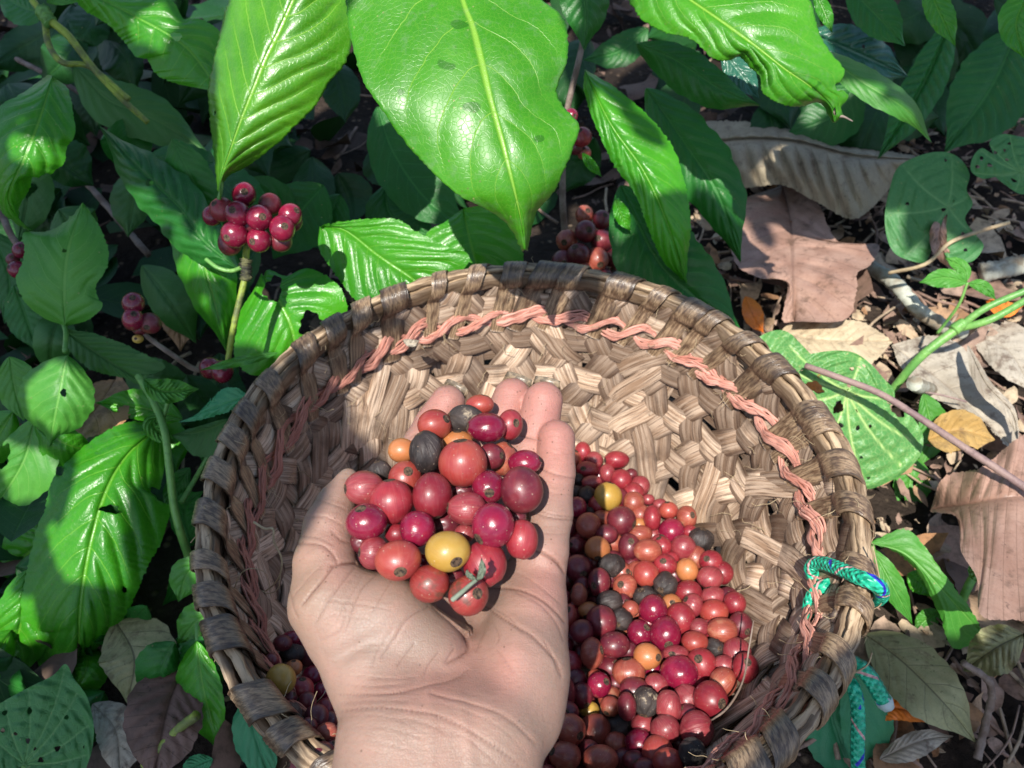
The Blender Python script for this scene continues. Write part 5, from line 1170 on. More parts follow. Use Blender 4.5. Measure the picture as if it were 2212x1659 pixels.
# -- leaves under the left side of the basket
t = plant('shrub', 400, 1240, .52, 'wavy bright green leaves growing up against the left side of the basket', 'shrub')
leaf(t, [(440, 1215), (405, 1240), (385, 1300)], 38, 36, [.48, .485, .49], 'matte', N=5)
leaf(t, [(480, 1330), (430, 1340), (383, 1390)], 46, 40, [.475, .475, .48], 'matte', N=5, wav=.003)
leaf(t, [(425, 1385), (440, 1490), (475, 1625)], 40, 60, [.46, .455, .46], 'coffee', N=7, eR=.01)
leaf(t, [(540, 1500), (550, 1580), (590, 1700)], 40, 50, [.46, .45], 'teal', N=5)
leaf(t, [(460, 1640), (420, 1655), (390, 1680)], 22, 22, [.45, .45], 'teal')
leaf(t, [(415, 1180), (400, 1100), (440, 1060)], 34, 30, [.53, .54], 'coffee_dark')
leaf(t, [(470, 1180), (420, 1230), (350, 1310)], 30, 30, [.54, .54], 'coffee_dark')
pxtube([(440, 1215, .485), (430, 1300, .485), (430, 1390, .47), (450, 1480, .47)], .0018, .0022, 'stem', M['stem_green'], t)
# -- pepper leaves
t = plant('pepper_plant', 50, 1655, .44, 'heart-shaped finely wrinkled leaf with small round holes in the lower left corner', 'plant')
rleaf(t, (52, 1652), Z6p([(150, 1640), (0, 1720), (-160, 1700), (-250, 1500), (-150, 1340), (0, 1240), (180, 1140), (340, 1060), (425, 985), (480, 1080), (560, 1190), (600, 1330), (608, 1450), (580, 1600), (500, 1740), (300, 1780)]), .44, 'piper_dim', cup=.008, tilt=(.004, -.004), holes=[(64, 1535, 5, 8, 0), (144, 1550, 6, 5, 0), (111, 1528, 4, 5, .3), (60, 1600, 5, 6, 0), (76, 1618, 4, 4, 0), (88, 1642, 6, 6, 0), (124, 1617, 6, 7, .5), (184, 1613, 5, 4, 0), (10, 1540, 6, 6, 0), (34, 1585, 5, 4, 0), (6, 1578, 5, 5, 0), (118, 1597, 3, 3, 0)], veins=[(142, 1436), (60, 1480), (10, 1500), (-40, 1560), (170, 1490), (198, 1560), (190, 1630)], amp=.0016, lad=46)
pxtube([(52, 1652, .44), (60, 1720, .45), (70, 1800, .47)], .0016, .002, 'petiole', M['stem_green'], t)
t = plant('pepper_plant', 1835, 845, .56, 'large sunlit round pepper leaf full of holes, right of the basket', 'plant')
big = ZR([(1080, 860), (1000, 810), (940, 760), (880, 740), (840, 700), (810, 650), (850, 630), (1000, 612), (1120, 630), (1220, 700), (1300, 790), (1370, 870), (1380, 960), (1450, 1000), (1530, 1100), (1560, 1180), (1540, 1290), (1440, 1400), (1300, 1480), (1190, 1510), (1080, 1460), (1000, 1400), (900, 1250), (850, 1050), (780, 860), (730, 780), (560, 640), (470, 560), (540, 500), (640, 480), (720, 520), (760, 590), (780, 690), (860, 760), (960, 850)])
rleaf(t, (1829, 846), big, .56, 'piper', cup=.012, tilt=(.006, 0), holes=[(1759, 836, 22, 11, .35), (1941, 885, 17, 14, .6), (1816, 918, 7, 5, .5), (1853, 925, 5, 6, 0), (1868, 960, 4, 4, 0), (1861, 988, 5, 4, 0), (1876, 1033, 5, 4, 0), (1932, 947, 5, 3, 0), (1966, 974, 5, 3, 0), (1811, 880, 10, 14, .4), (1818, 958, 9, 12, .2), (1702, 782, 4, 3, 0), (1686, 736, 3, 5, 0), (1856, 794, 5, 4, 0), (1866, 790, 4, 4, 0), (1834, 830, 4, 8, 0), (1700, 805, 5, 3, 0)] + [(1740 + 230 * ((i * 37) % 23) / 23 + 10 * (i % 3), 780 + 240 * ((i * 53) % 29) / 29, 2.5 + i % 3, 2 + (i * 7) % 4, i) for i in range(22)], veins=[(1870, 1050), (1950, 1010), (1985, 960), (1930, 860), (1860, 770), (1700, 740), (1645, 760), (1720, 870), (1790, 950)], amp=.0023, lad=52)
pxtube([(1829, 846, .562), (1840, 880, .60), (1850, 900, .64)], .0016, .0018, 'petiole', M['stem_green'], t)
t = plant('pepper_plant', 2050, 445, .66, 'dull pepper leaf with many small holes behind the fallen leaves, upper right', 'plant')
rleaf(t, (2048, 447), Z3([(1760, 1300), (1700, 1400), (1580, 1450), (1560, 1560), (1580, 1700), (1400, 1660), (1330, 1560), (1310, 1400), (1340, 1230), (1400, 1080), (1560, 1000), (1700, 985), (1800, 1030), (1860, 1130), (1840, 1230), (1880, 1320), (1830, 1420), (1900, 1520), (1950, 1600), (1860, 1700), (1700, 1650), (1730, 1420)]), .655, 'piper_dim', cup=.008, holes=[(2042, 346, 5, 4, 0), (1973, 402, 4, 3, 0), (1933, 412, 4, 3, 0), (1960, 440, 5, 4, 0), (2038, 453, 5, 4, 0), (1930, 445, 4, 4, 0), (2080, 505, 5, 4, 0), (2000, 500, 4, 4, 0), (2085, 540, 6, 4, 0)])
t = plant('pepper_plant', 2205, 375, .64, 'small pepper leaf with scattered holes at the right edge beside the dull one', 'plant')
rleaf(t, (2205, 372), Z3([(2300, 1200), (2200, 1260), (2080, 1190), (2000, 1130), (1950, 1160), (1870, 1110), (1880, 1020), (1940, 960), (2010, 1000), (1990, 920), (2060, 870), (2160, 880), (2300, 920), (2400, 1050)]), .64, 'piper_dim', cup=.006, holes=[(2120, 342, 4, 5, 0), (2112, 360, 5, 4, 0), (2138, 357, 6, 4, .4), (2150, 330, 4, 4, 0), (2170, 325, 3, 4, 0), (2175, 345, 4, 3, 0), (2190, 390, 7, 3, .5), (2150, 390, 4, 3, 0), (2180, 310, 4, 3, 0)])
t = plant('pepper_plant', 2000, 960, .62, 'narrow bright green leaves showing below the large pepper leaf', 'plant')
leaf(t, [(1995, 850), (2010, 930), (1985, 1010)], 40, 26, [.61, .615], 'matte')
leaf(t, [(1975, 985), (1965, 1060), (1972, 1115)], 48, 36, [.60, .60], 'piper' if 0 else 'matte', holes=[(1975, 1045, 4, 6, 0), (1950, 1080, 4, 5, 0)])
# -- bright seedlings right of the rope
t = plant('seedling', 1890, 1170, .50, 'bright green seedling with narrow drooping leaves just right of the green rope', 'plant')
leaf(t, [(1880, 1173), (1960, 1200), (2050, 1290), (2130, 1378)], [(1880, 1170), (1950, 1143), (1990, 1170), (2040, 1240), (2100, 1320), (2130, 1378)], [(1880, 1176), (1930, 1190), (1985, 1240), (2030, 1330), (2060, 1400), (2130, 1378)], [.50, .49, .485, .50], 'matte', N=6, eR=.006)
leaf(t, [(1884, 1185), (1920, 1250), (1972, 1350)], 26, 24, [.51, .505, .51], 'matte', N=6)
leaf(t, [(1960, 1240), (1990, 1260), (2010, 1290)], 26, 26, [.52, .52], 'coffee')
leaf(t, [(2030, 1320), (2000, 1340), (1975, 1365)], 26, 22, [.52, .52], 'matte')
pxtube([(1884, 1180, .50), (1895, 1230, .51), (1905, 1290, .53)], .0015, .0018, 'stem', M['stem_green'], t)
# -- thick jointed green stem at the right
t = plant('herb', 2065, 705, .60, 'jointed green stem crossing the litter at the right edge, with a small leafy shoot', 'plant')
pxtube([(1925, 845, .63), (1990, 770, .61), (2070, 708, .60)], .0032, .0036, 'stem', M['stem_green'], t)
pxtube([(2070, 708, .60), (2130, 665, .59), (2230, 622, .58)], .0028, .0024, 'stem', M['stem_green'], t)
pxtube([(2070, 710, .602), (2140, 690, .59), (2230, 640, .585)], .0030, .0026, 'stem', M['stem_green'], t)
pxtube([(2060, 714, .599), (2068, 707, .599), (2078, 700, .599), (2082, 697, .599)], .0046, .0042, 'node', M['stem_green'], t, bump=.1)
leaf(t, [(2090, 610), (2040, 600), (1985, 610)], 22, 20, [.60, .60], 'matte', N=6)
leaf(t, [(2088, 608), (2080, 580), (2040, 556)], 14, 16, [.60, .60], 'matte', N=6)
leaf(t, [(2092, 612), (2125, 620), (2152, 648)], 14, 14, [.60, .60], 'matte', N=6)
pxtube([(2090, 610, .60), (2070, 660, .61), (2025, 720, .63)], .0010, .0013, 'stem', M['stem_green'], t)
t = plant('herb', 2080, 1290, .50, 'green jointed shoot with one crinkled round leaf bud at the lower right', 'plant')
pxtube([(2078, 1300, .505), (2095, 1260, .50), (2130, 1210, .495), (2180, 1165, .49), (2240, 1140, .485)], .0026, .003, 'stem', M['stem_green'], t, bump=.08)
rleaf(t, (2112, 1235), [(2090, 1232), (2097, 1214), (2112, 1209), (2128, 1214), (2141, 1226), (2139, 1243), (2122, 1257), (2108, 1255), (2096, 1248)], .488, 'piper', amp=.003, cup=.006, nr=20, na=80, lad=20)
# -- blue green leaves below the rope
t = plant('shrub', 1800, 1560, .47, 'bluish-green broad leaves under the lower right rim, behind the rope', 'shrub')
leaf(t, [(1835, 1440), (1860, 1540), (1860, 1690)], 70, 46, [.455, .46, .46], 'teal', N=4)
leaf(t, [(1790, 1470), (1800, 1560), (1850, 1700)], 60, 70, [.47, .465], 'teal', N=4)
leaf(t, [(1720, 1600), (1760, 1640), (1780, 1720)], 60, 50, [.49, .49], 'coffee_dark')

# -- filler foliage low in the gaps
def filler(parent, n, box, dlo, dhi, wlo, whi, mats, ang=(0, 2 * PI)):
    for i in range(n):
        x, y = rnd.uniform(box[0], box[2]), rnd.uniform(box[1], box[3]); a = rnd.uniform(*ang); L_ = rnd.uniform(120, 230) * wlo / 40; d_ = rnd.uniform(dlo, dhi)
        dmax = float(dz(x, y, .01)) - .015; d_ = min(d_, dmax)
        b = rnd.uniform(-.3, .3); pts = [(x, y), (x + L_ * .5 * math.cos(a), y + L_ * .5 * math.sin(a)), (x + L_ * math.cos(a + b), y + L_ * math.sin(a + b))]
        dd_ = [min(d_ + rnd.uniform(-.03, .02), float(dz(px_, py_, .004)) - .004) for px_, py_ in pts]
        leaf(parent, pts, rnd.uniform(wlo, whi), rnd.uniform(wlo, whi), dd_, rnd.choice(mats), nu=34, nv=14, eL=rnd.uniform(0, .012), eR=rnd.uniform(0, .012), amp=.0018, N=rnd.choice([7, 9, 11]), seed=i)
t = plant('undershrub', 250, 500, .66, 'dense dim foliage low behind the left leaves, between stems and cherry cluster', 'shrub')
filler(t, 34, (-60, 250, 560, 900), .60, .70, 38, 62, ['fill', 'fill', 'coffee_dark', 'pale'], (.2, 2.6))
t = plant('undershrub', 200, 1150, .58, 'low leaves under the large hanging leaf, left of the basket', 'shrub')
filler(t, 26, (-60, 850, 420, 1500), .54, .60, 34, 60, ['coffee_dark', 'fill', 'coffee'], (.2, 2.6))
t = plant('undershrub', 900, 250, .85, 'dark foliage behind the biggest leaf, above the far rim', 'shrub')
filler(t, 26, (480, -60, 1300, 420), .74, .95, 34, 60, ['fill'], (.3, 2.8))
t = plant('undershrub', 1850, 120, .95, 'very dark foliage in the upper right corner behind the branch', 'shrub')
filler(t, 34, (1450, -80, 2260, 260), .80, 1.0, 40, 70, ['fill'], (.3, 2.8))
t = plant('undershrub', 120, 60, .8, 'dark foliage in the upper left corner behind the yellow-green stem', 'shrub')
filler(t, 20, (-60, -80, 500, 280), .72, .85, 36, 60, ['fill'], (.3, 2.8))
# ---------------------------------------------------------------- rope
rope = thing('rope', P(1760, 1219, .415), 'green braided cord with blue flecks, looped and knotted round the basket rim on the right', 'rope')
def ropeseg(pts, r, name='cord'):
    q = cr(np.array(pts, float), 14 * len(pts)); w = P(q[:, 0], q[:, 1], q[:, 2]); v, f, u = tube(w, r, 18)
    n = len(w); ph = np.arange(n)
    V = v.reshape(n, 18, 3); c = w[:, None]; L = u.reshape(n, 18, 2)[:, :, 0]; A = np.arange(18) / 18 * 2 * PI
    s_ = 1 + .07 * np.cos(3 * A[None] + L * 900) * np.cos(3 * A[None] - L * 900); V = c + (V - c) * s_[..., None]
    uv = np.stack([L, np.repeat((A / (2 * PI))[None], n, 0)], -1).reshape(-1, 2)
    return mobj(name, V.reshape(-1, 3), f, M['rope'], rope, True, uv, {'tone': np.zeros(len(v))})
rz = lambda L_: [(x, y, float(dz(x, y, z))) for x, y, z in L_]
ropeseg(rz([(1775, 1275, .118), (1760, 1252, .122), (1752, 1228, .128), (1770, 1216, .136), (1812, 1228, .152), (1855, 1247, .164), (1888, 1260, .168), (1904, 1276, .160), (1897, 1293, .142), (1866, 1298, .118)]), .0036)
ropeseg(rz([(1806, 1262, .130), (1780, 1266, .128), (1756, 1288, .122), (1748, 1318, .116), (1757, 1350, .110), (1772, 1370, .100), (1800, 1405, .055)]), .0036)
ropeseg([(1800, 1440, .45), (1838, 1434, .438), (1862, 1444, .432), (1884, 1470, .43), (1902, 1502, .43), (1908, 1512, .43)], .0044)
ropeseg([(1815, 1462, .445), (1838, 1474, .434), (1850, 1510, .430), (1854, 1560, .430), (1852, 1620, .432), (1856, 1700, .435)], .0038)
v, f, u = tube(P(np.array([1904, 1912, 1920]), np.array([1506, 1518, 1530]), np.array([.43, .43, .43])), [.0042, .0044, .0030], 12, bump=.4)
mobj('melted_end', v, f, M['fray'], rope, True, u)
# ---------------------------------------------------------------- fallen leaves and sticks
G = 'fallen leaves on the ground'
def fallen(name, label, mid, L, R, z, mat, cat='fallen leaf', **kw):
    o = leaf(None, mid, L, R, None, mat, z=z, name=name, **kw); return tag(o, label, cat, G)
fallen('fallen_leaf', 'long beige ribbed fallen leaf curled over, upper right under the green branch', [(1470, 320), (1600, 300), (1720, 305), (1850, 335), (1990, 345)], [(1470, 318), (1500, 268), (1600, 262), (1700, 272), (1800, 312), (1900, 322), (1990, 340)], [(1470, 330), (1500, 370), (1590, 405), (1690, 400), (1770, 440), (1850, 472), (1930, 400), (1990, 350)], [.04, .065, .075, .07, .045], 'dead_beige', amp=.0055, N=15, k=.8, nu=150, nv=40, eR=.03, eL=.02)
fallen('fallen_leaf', 'broad dark brown fallen leaf, half shaded, beneath the beige ribbed one', [(1690, 400), (1708, 480), (1712, 580), (1716, 695)], [(1690, 400), (1760, 430), (1810, 520), (1897, 528), (1880, 572), (1852, 590), (1850, 625), (1826, 690), (1720, 695)], [(1690, 400), (1590, 445), (1585, 560), (1640, 600), (1700, 610), (1690, 690), (1715, 695)], [.015, .03, .04, .03], 'dead_pink', amp=.003, N=9, k=1, nu=110, nv=40, eL=-.012, holes=[(1799, 624, 4, 4, 0)])
fallen('fallen_leaf', 'large pinkish brown curled fallen leaf at the right edge', [(2010, 1100), (2090, 1090), (2180, 1075), (2260, 1080)], [(2010, 1100), (2040, 1030), (2120, 1010), (2180, 960), (2270, 900)], [(2010, 1105), (2070, 1120), (2076, 1190), (2110, 1250), (2120, 1330), (2200, 1340), (2270, 1350)], [.02, .06, .08, .08], 'dead_pink', amp=.0014, N=9, k=1.4, nu=110, nv=44, eR=-.03, wav=.004)
fallen('fallen_leaf', 'pale tan fallen leaf lying flat above the big pepper leaf', [(1690, 720), (1780, 735), (1928, 737)], [(1690, 712), (1720, 695), (1850, 693), (1928, 736)], [(1690, 722), (1740, 762), (1850, 800), (1890, 780), (1928, 738)], [.02, .03, .025], 'dead_tan', amp=.0012, nu=80)
fallen('fallen_leaf', 'grey-beige fallen leaf with a torn folded edge, right of the big pepper leaf', [(1925, 745), (2040, 830), (2150, 930), (2205, 985)], [(1925, 745), (2010, 725), (2080, 750), (2130, 830), (2190, 890), (2205, 985)], [(1925, 745), (1950, 800), (2000, 850), (2060, 880), (2110, 900), (2190, 980)], [.015, .02, .03, .03], 'dead_grey', amp=.0012, nu=90)
fallen('fallen_leaf', 'grey leaf standing on edge against the torn grey-beige leaf', [(2090, 745), (2130, 830), (2185, 890), (2200, 960)], 12, 22, [.04, .05, .04], 'dead_grey')
fallen('fallen_leaf', 'ochre yellow fallen leaf with a rotten hole at its lower edge', [(2005, 950), (2070, 930), (2150, 950)], 45, 58, [.03, .035, .03], 'dead_ochre', amp=.001, holes=[(2085, 985, 42, 16, -.1)], nu=90)
fallen('fallen_leaf', 'olive brown pointed fallen leaf below the rope, the longest there', [(1868, 1370), (1950, 1430), (2040, 1520), (2108, 1604)], 66, 72, [.02, .035, .04, .02], 'dead_olive', amp=.001, N=6, nu=90)
fallen('fallen_leaf', 'brownish curled dry leaf behind the withered stalk, lower right corner', [(2210, 1370), (2150, 1400), (2080, 1450)], 60, 50, [.04, .05, .03], 'dead_olive', wav=.006, amp=.003)
fallen('fallen_leaf', 'orange rotting leaf under the cut end of the rope', [(1870, 1550), (1940, 1530), (2012, 1562)], 40, 26, [.02, .03, .02], 'orange', nu=50, nv=20)
fallen('fallen_leaf', 'bright orange petal-like leaf seen through the hole of the pepper leaf', [(1735, 790), (1760, 820), (1795, 845)], 28, 26, [.02, .03, .03], 'orange', nu=40, nv=18)
fallen('fallen_leaf', 'rusty orange leaf between dark leaves at the far right rim', [(1610, 640), (1630, 690), (1650, 720)], 24, 20, [.02, .03, .02], 'orange', nu=40, nv=18)
fallen('fallen_leaf', 'small orange leaf at the foot of the jointed stem, right edge', [(2130, 650), (2170, 670), (2212, 660)], 20, 16, [.02, .03, .03], 'orange', nu=40, nv=18)
fallen('fallen_leaf', 'light brown lobed fallen leaf among the shrub leaves on the left', [(250, 820), (200, 890), (130, 940)], [(255, 800), (290, 870), (260, 920), (210, 940), (170, 948), (130, 942)], [(240, 820), (200, 830), (180, 880), (140, 905), (125, 935)], [.07, .08, .07], 'rust', amp=.001, N=5)
fallen('fallen_leaf', 'small tan chip of leaf below the brown one on the left', [(112, 985), (135, 975), (162, 970)], 12, 8, [.05, .05], 'dead_tan', nu=20, nv=10)
fallen('fallen_leaf', 'brown fallen leaf showing behind the three cherry twig', [(345, 620), (385, 690), (390, 760)], 40, 40, [.03, .04, .03], 'rust')
fallen('fallen_leaf', 'grey-green dull fallen leaf in deep shade, lower left', [(250, 1340), (290, 1420), (275, 1520)], 95, 80, [.02, .03, .02], 'dead_dark' if 0 else 'dead_olive', amp=.001)
fallen('fallen_leaf', 'brown ribbed fallen leaf in shade beside the near left rim', [(400, 1430), (360, 1540), (330, 1700)], 80, 90, [.03, .04, .03], 'dead_dark', amp=.002, N=8)
fallen('fallen_leaf', 'greyish dry leaf at the bottom, left of the brown ribbed one', [(200, 1520), (250, 1580), (260, 1690)], 55, 45, [.02, .02, .02], 'dead_grey')
fallen('fallen_leaf', 'dark curled leaf at the bottom edge right of the rope', [(1900, 1640), (1990, 1600), (2060, 1590)], 25, 35, [.02, .03, .02], 'dead_grey')
fallen('fallen_leaf', 'wide pale leaf fragment right of the lichen stick', [(2100, 720), (2180, 760), (2230, 850)], 60, 50, [.01, .02, .02], 'dead_grey')
fallen('fallen_leaf', 'thin curled grey-mauve dry leaf leaning on the dull pepper leaf', [(2040, 455), (2030, 520), (2060, 590)], 16, 22, [.10, .09, .05], 'dead_pink', wav=.004)
def stick(name, label, pts, r0, r1, mat, bump=.25, cat='stick'):
    q = cr(np.array(pts, float), 10 * len(pts)); d = dz(q[:, 0], q[:, 1], q[:, 2]); w = P(q[:, 0], q[:, 1], d)
    v, f, u = tube(w, np.linspace(r0, r1, len(w)), 10, bump=bump)
    return tag(mobj(name, v, f, M[mat], None, True, u, {'tone': np.zeros(len(v))}, loc=w[0]), label, cat, 'sticks and twigs on the litter')
stick('stick', 'crooked stick with white lichen patches, behind the pale tan leaf', [(1875, 575, .02), (1930, 610, .03), (1975, 660, .03), (2030, 700, .02), (2085, 722, .015)], .007, .006, 'stem_lichen')
stick('stick', 'long thin purplish twig lying over the pepper leaf down to the right edge', [(1740, 790, .10), (1810, 815, .105), (1900, 850, .10), (1990, 905, .09), (2080, 965, .09), (2150, 1010, .09), (2240, 1070, .09)], .0022, .0026, 'stem_purple', .1)
stick('stick', 'short pale broken stick at the far right, behind the herb', [(2120, 590, .02), (2212, 570, .03), (2260, 560, .03)], .009, .009, 'stem_lichen')
stick('stick', 'thin tan twig slanting across the dull pepper leaf', [(1920, 590, .06), (2000, 570, .08), (2060, 520, .09), (2180, 480, .10)], .0016, .0016, 'stem_pale', .1)
stick('stump_end', 'pale cut stalk end beside the big pepper leaf', [(1975, 828, .055), (1985, 834, .045), (2010, 842, .02)], .006, .0055, 'stem_lichen', .1)
stick('stick', 'thin reddish stalk with a knob, next to the cut stalk end', [(1990, 845, .04), (2040, 855, .04), (2088, 868, .04)], .0008, .0007, 'stem_purple', .1)
stick('stick', 'yellowish stick in the shade at the bottom left', [(425, 1545, .05), (380, 1580, .04), (310, 1655, .03)], .0028, .0022, 'stem_yellow', .1)
stick('stick', 'withered forked stalk in the lower right corner', [(2080, 1430, .06), (2140, 1480, .05), (2130, 1560, .03), (2110, 1640, .02)], .0018, .0024, 'stem_brown', .4)
stick('straw', 'pale dry straw lying on the cherries against the near right wall of the basket', [(1485, 1590, .085), (1530, 1562, .09), (1575, 1525, .095), (1605, 1470, .10), (1618, 1400, .11), (1628, 1340, .12)], .0007, .0004, 'stem_brown', .1, cat='straw')
stick('stick', 'grey twig at the upper left edge', [(0, 110, .10), (90, 155, .10), (200, 215, .10), (290, 270, .10)], .0028, .0022, 'stem_brown')
stick('stick', 'thin dark twig running down behind the left leaves', [(130, 340, .04), (200, 410, .05), (260, 480, .05), (320, 550, .05)], .003, .003, 'stem_brown')
# leaf scrap lying on the lowest cherry in the hand
t = thing('dried_sprig', P(1000, 1275, .2425), 'tiny dry grey-green sprig lying on the lowest cherry in the hand', 'sprig')
pxtube([(977, 1296, .2415), (995, 1281, .2405), (1015, 1264, .2400), (1030, 1252, .2405)], .0008, .0006, 'stalk', M['sprig'], t)
leaf(t, [(1030, 1255), (1042, 1235), (1040, 1204)], 9, 8, [.2405, .239, .240], 'sprig', nu=24, nv=10, wav=.0015)
leaf(t, [(1028, 1253), (1012, 1240), (1008, 1228)], 7, 6, [.2405, .2415], 'sprig', nu=24, nv=10, wav=.0015)
o = leaf(None, [(870, 735), (890, 742), (908, 735)], 9, 8, [.50, .498], 'dead_grey', nu=20, nv=10, wav=.002); tag(o, 'small grey dry leaf scrap caught on the pink braid at the far left', 'leaf scrap')
o = leaf(None, [(1225, 1438), (1235, 1432), (1240, 1436)], 8, 8, [.462, .460], 'coffee', nu=20, nv=10); tag(o, 'tiny green leaf scrap among the shaded cherries beside the hand', 'leaf scrap')
# litter: chips, crumpled scraps and twigs nobody could count
lm = MB()
def scrap(x, y, z, L, W, tone):
    a = rnd.random() * 2 * PI; n = 7; c, s_ = math.cos(a), math.sin(a); cu = rnd.uniform(-3, 7); tw = rnd.uniform(-.8, .8); tl = rnd.uniform(-.5, .5); tx = rnd.uniform(-.5, .5)
    vs, uv = [], []; m = 5
    for i in range(n):
        u = i / (n - 1); w = W * math.sin(PI * min(max(u * .96 + .02, 0), 1)) ** .7 * rnd.uniform(.75, 1.15)
        for j in range(m):
            v = (j / (m - 1) - .5) * 2; X_ = (u - .5) * L; Y_ = v * w
            Zz = cu * (X_ * X_ + Y_ * Y_ * 1.5) + tw * X_ * v * .5 + tl * X_ + tx * Y_ + rnd.uniform(-.0008, .0008)
            vs.append((x + X_ * c - Y_ * s_, y + X_ * s_ + Y_ * c, z + Zz)); uv.append((u, v))
    fs = [(i * m + j, (i + 1) * m + j, (i + 1) * m + j + 1, i * m + j + 1) for i in range(n - 1) for j in range(m - 1)]
    lm.add((np.array(vs), fs, np.array(uv)), tone)
def near_basket(x, y): return math.hypot(x - BX, y - BY) < .125
for i in range(2600):
    x = rnd.uniform(-.75, .9); y = rnd.uniform(-.15, 1.5)
    if near_basket(x, y): continue
    if x > .1 and y < .8 and rnd.random() < 0: continue
    L = rnd.choice([.010, .016, .025, .04, .055]) * rnd.uniform(.7, 1.3); tn = rnd.random() if (x > 0.15 and y < .75) else rnd.random() * .12  # left and back scraps get a darker tone, painting in the shade there
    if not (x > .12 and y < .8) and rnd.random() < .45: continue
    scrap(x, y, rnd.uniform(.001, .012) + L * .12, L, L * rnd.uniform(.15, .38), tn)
for i in range(2300):          # denser where the sun falls, right of the basket
    x = rnd.uniform(.17, .62); y = rnd.uniform(.0, .85)
    if near_basket(x, y): continue
    L = rnd.choice([.004, .006, .008, .012, .022]) * rnd.uniform(.7, 1.3); scrap(x, y, rnd.uniform(.003, .014), L, L * rnd.uniform(.15, .4), rnd.uniform(.2, 1))
for i in range(620):
    x = rnd.uniform(-.6, .8) if i < 260 else rnd.uniform(.18, .6); y = rnd.uniform(-.1, 1.2) if i < 260 else rnd.uniform(.0, .8)
    if near_basket(x, y): continue
    a = rnd.random() * 6.28; L = rnd.uniform(.02, .07); z = rnd.uniform(.004, .012); p = [np.array([x, y, z])]
    for q in range(3): a += rnd.uniform(-.4, .4); p.append(p[-1] + np.array([math.cos(a), math.sin(a), rnd.uniform(-.1, .1)]) * L / 3)
    lm.add(tube(cr(np.array(p), 8), rnd.uniform(.0006, .0018), 5), rnd.uniform(.3, .8))
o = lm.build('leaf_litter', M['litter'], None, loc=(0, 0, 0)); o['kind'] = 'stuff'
# low dark undergrowth that closes the distance behind the plants
ug = []
uv_, uf = [], []; n0 = 0
def ugleaf(x, y, z, L, W):
    global n0
    a = rnd.random() * 6.28; el_ = rnd.uniform(-.9, .25); n, m = 7, 3; c, s_ = math.cos(a), math.sin(a)
    for i in range(n):
        u = i / (n - 1); w = W * math.sin(PI * u ** .9) ** .85 if i not in (0, n - 1) else 0
        for j in range(m):
            v = j - 1; X_ = u * L; Zz = math.sin(el_) * X_ - 2.2 * X_ * X_ - abs(v) * -w * .25
            uv_.append((x + X_ * math.cos(el_) * c - v * w * s_, y + X_ * math.cos(el_) * s_ + v * w * c, z + Zz)); ug.append((u, (v + 1) / 2))
    for i in range(n - 1):
        for j in range(m - 1): uf.append((n0 + i * m + j, n0 + (i + 1) * m + j, n0 + (i + 1) * m + j + 1, n0 + i * m + j + 1))
    n0 += n * m
for i in range(520):
    if i % 3 == 0: x, y = rnd.uniform(-1.2, .1), rnd.uniform(.75, 1.9)
    elif i % 3 == 1: x, y = rnd.uniform(-.9, -.30), rnd.uniform(.2, 1.0)
    else: x, y = rnd.uniform(.35, 1.4), rnd.uniform(1.0, 2.0)
    ugleaf(x, y, rnd.uniform(.01, .14 if y > .7 else .05), rnd.uniform(.05, .12), rnd.uniform(.014, .028))
o = mobj('undergrowth', np.array(uv_), uf, M['fill'], None, True, np.array(ug), loc=(0, 0, 0)); o['kind'] = 'stuff'
